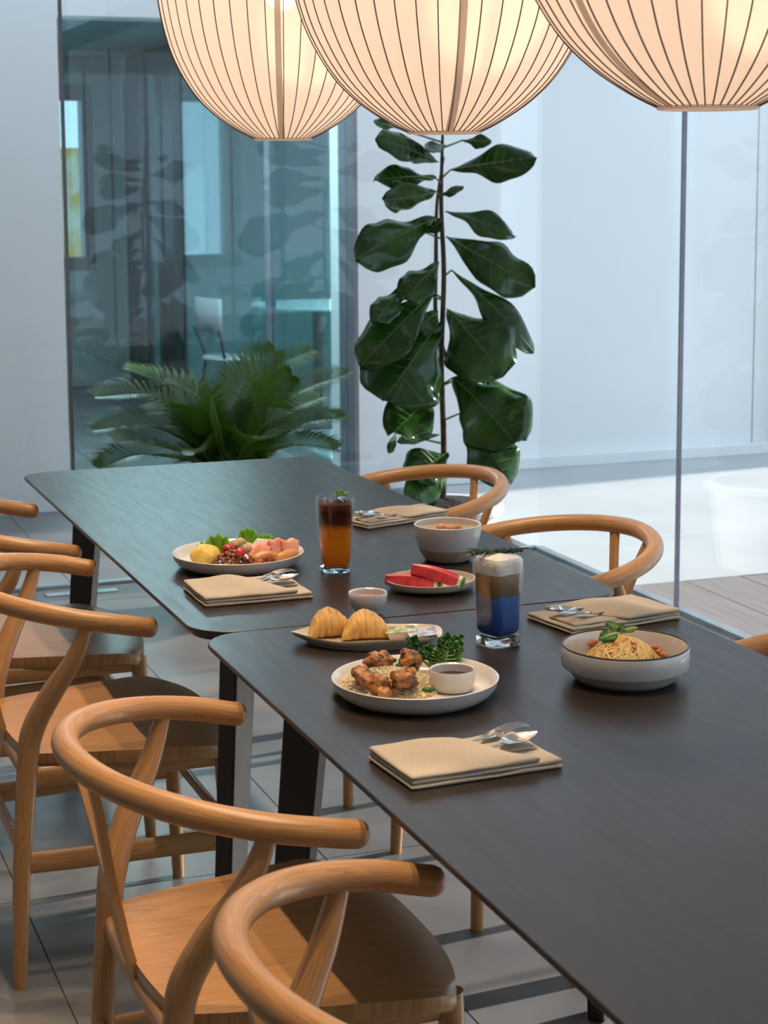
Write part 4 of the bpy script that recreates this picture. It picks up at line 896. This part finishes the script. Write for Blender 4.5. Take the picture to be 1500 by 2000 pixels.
for k in range(2600):
    a = rng.uniform(0, 6.28); s_ = math.sqrt(rng.random()); dx, dy = s_ * .081 * math.cos(a), s_ * .079 * math.sin(a); d = Vector((rng.uniform(-1, 1), rng.uniform(-1, 1), rng.uniform(-.5, .7))).normalized(); p = Vector((rc.x + dx, rc.y + dy, TZ + mound(dx, dy) + .001)); n_ = d.orthogonal().normalized() * .0011; b_ = d.cross(n_)
    q.add([p - d * .0033, p + n_, p + b_, p - n_, p - b_, p + d * .0033], [(0, 2, 1), (0, 3, 2), (0, 4, 3), (0, 1, 4), (5, 1, 2), (5, 2, 3), (5, 3, 4), (5, 4, 1)])
stuff(put('rice_grains', q, 'rice', rt_))
for k, (x, y, z, s_, lbl) in enumerate(((738, 1290, .040, 1.0, 'roast chicken piece at the back left of the rice'), (802, 1288, .040, 1.1, 'roast chicken piece at the back, against the green herbs'), (715, 1325, .032, 1.15, 'roast chicken piece at the left of the rice'), (790, 1325, .036, 1.1, 'upright roast chicken piece in the middle of the rice'), (748, 1345, .022, 1.15, 'roast chicken piece at the front rim of the rice'))):
    p = at(x, y, TZ + z); q = MB()
    q.blob((p.x, p.y, TZ + z), (.0215 * s_, .015 * s_, .0125 * s_), 28, 40, .42, 72, k + 3, Matrix.Rotation(VIEW_ROT + k * 1.3, 3, 'Z') @ Matrix.Rotation(.5 * math.sin(k * 2), 3, 'Y'))
    q.blob((p.x + .009 * math.cos(k * 2), p.y + .006 * math.sin(k), TZ + z + .007), (.010 * s_, .008 * s_, .008 * s_), 18, 24, .4, 90, k + 13)
    food('chicken_piece', lbl, 'chicken', q, 'chicken', group='roast chicken pieces')
for k, (x, y, lbl) in enumerate(((762, 1290, 'green vegetable slice between the back chicken pieces'), (735, 1337, 'green vegetable slice at the left of the rice'), (782, 1300, 'dark green vegetable slice behind the middle chicken piece'), (838, 1347, 'green vegetable slice beside the white sauce cup'))):
    p = at(x, y, TZ + .034 if y < 1310 else TZ + .026); q = MB(); q.blob((p.x, p.y, p.z), (.010, .006, .004), 8, 12, .3, 80, k, Matrix.Rotation(k, 3, 'Z')); food('green_vegetable', lbl, 'vegetable', q, 'herb', group='green vegetables in the rice')
# herbs and lettuce on the plate
hb = at(850, 1300, TZ + .022); th_ = thing('coriander_bunch', 'bunch of green coriander and lettuce leaning behind the sauce cup', 'herb', (hb.x, hb.y, TZ + .010))
rng = random.Random(21)
for k in range(11):
    d = RT * rng.uniform(-.045, .032) + Vector((0, 0, rng.uniform(.022, .058))) + FW * rng.uniform(-.01, .02); top = d
    q = MB(); q.tube(smooth_path([(rng.uniform(-.006, .006), 0, .004), top * .55 + Vector((0, 0, .004)), top], 4), .0009, 5); put('stalk', q, 'stalk', th_)
    for j in range(5):
        a = j * 1.256 + k; dd = (RT * math.cos(a) + UP * math.sin(a) * .8 - FW * .4).normalized() * rng.uniform(.010, .015)
        b = th_.location + top; fig_leaf(b, b + dd, .011, (-FW + Vector((0, 0, .5))), .1, .1, k * 10 + j, 'leaf', 'herb', None, th_, .2, False)
for k, (dx, wd) in enumerate(((.018, .034), (.030, .030), (.004, .030))):
    b = th_.location + RT * dx * .5; tp = th_.location + RT * (dx + .004) + Vector((0, 0, .056 - .006 * k)) + FW * .01 * k
    fig_leaf(b, tp, wd, -FW + RT * (.4 - .4 * k), .12, .25, 70 + k, 'leaf', 'herb' if k != 1 else 'lettuce', 'stalk', th_, .16, False)
c, r = ctr_r(838, 929, 1312, TZ + .034)
t = thing('sauce_cup', 'small white cup of dark sauce on the chicken plate', 'cup', (c.x, c.y, TZ + .0074), 0, 'sauce cups')
q = MB(); q.lathe([(0, .002), (r * .7, .002), (r * .75, 0), (r * .86, .002), (r * .97, .012), (r, .030), (r - .001, .032), (r - .0035, .030), (r * .86, .012), (0, .008)], 48); put('body', q, 'ceramic', t)
q = MB(); q.lathe([(r * .885, .0195), (0, .0197)], 36); put('sauce', q, 'soy', t)

# spaghetti bowl
c, r = ctr_r(1096, 1347, 1262, TZ + .050); pc = Vector((c.x, c.y, 0))
t = thing('pasta_bowl', 'shallow off-white stepped bowl with a dark rim, holding spaghetti', 'bowl', (pc.x, pc.y, TZ))
q = MB(); q.lathe([(r * .90, .020), (r * .985, .0215), (r * .998, .026), (r, .050), (r - .0012, .0525), (r - .0035, .0525)], 72); put('outer_band', q, 'ceramic', t, sharp=30)
q = MB(); q.lathe([(0, .003), (r * .66, .003), (r * .68, 0), (r * .74, 0), (r * .84, .008), (r * .90, .020)], 64); put('foot', q, 'foot_clay', t)
q = MB(); q.lathe([(r - .0036, .0522), (r - .006, .046), (r * .90, .018), (r * .78, .010), (0, .008)], 64); put('inner_face', q, 'ceramic', t)
q = MB(); q.tube([((r - .0022) * math.cos(a), (r - .0022) * math.sin(a), .0530) for a in [2 * math.pi * k / 72 for k in range(73)]], .0016, 6, cap=False); put('rim_line', q, 'rim', t)
sc0 = Vector((pc.x - .003, pc.y + .004, 0)); q = MB(); rng = random.Random(31)
def pm(x, y): return .010 + .052 * max(0, 1 - (x / .066) ** 2 - (y / .060) ** 2) ** .8
for k in range(150):
    a0 = rng.uniform(0, 6.28); r0 = math.sqrt(rng.random()) * .040; x0, y0 = r0 * math.cos(a0), r0 * math.sin(a0); hd = rng.uniform(0, 6.28); cv = rng.uniform(-38, 38); pts = []
    for j in range(9):
        zz_ = pm(x0, y0) + rng.uniform(-.001, .002); pts.append((sc0.x + x0, sc0.y + y0, TZ + zz_)); x0 += .009 * math.cos(hd); y0 += .009 * math.sin(hd); hd += cv * .009
        rr = math.hypot(x0 / .060, y0 / .055)
        if rr > 1: x0 /= rr; y0 /= rr; hd += 1.2
    q.tube(smooth_path(pts, 2), .0016, 6)
sp = food('spaghetti', 'nest of cream-sauced spaghetti in the stepped bowl', 'pasta', q, 'pasta'); stuff(sp)
rng = random.Random(5)
BITS = [(1222, 1255, .058, 'topmost bacon piece on the spaghetti'), (1238, 1262, .054, 'bacon piece just right of the spaghetti top'), (1208, 1262, .054, 'bacon piece just left of the spaghetti top'), (1285, 1272, .026, 'bacon piece at the right end of the spaghetti'), (1294, 1278, .022, 'lowest bacon piece at the right rim'), (1275, 1266, .034, 'bacon piece on the right slope of the spaghetti'), (1165, 1258, .034, 'bacon piece on the left slope of the spaghetti'), (1235, 1275, .046, 'bacon piece in the middle of the spaghetti front')]
for k, (x, y, z, lbl) in enumerate(BITS):
    p = at(x, y, TZ + z); q = MB(); q.blob((p.x, p.y, TZ + z), (.010, .007, .0055), 14, 18, .85, 130, k, Matrix.Rotation(k, 3, 'Z')); food('bacon_piece', lbl, 'bacon', q, 'pastabits', group='bacon on the spaghetti')
bb = at(1213, 1233, TZ + .068); tb = thing('basil_sprig', 'green basil leaves on top of the spaghetti', 'herb', (bb.x, bb.y, TZ + .060))
for k, (a, b, w_) in enumerate((((1210, 1232), (1182, 1216), .017), ((1216, 1234), (1246, 1226), .013), ((1205, 1238), (1168, 1250), .024), ((1213, 1234), (1215, 1218), .010))):
    P0 = at(*a, TZ + .068); P1 = P0 + (RT * (b[0] - a[0]) - UP * (b[1] - a[1])) / scale_at(P0) - FW * .004
    fig_leaf(P0, P1, w_, (-.2, -.6, .8), .12, .2, 90 + k, 'leaf', 'basil', 'stalk', tb, .1, False)
q = MB(); q.tube([Vector((0, 0, -.004)), Vector((0, 0, .010))], .0012, 6); put('stem', q, 'stalk', tb)
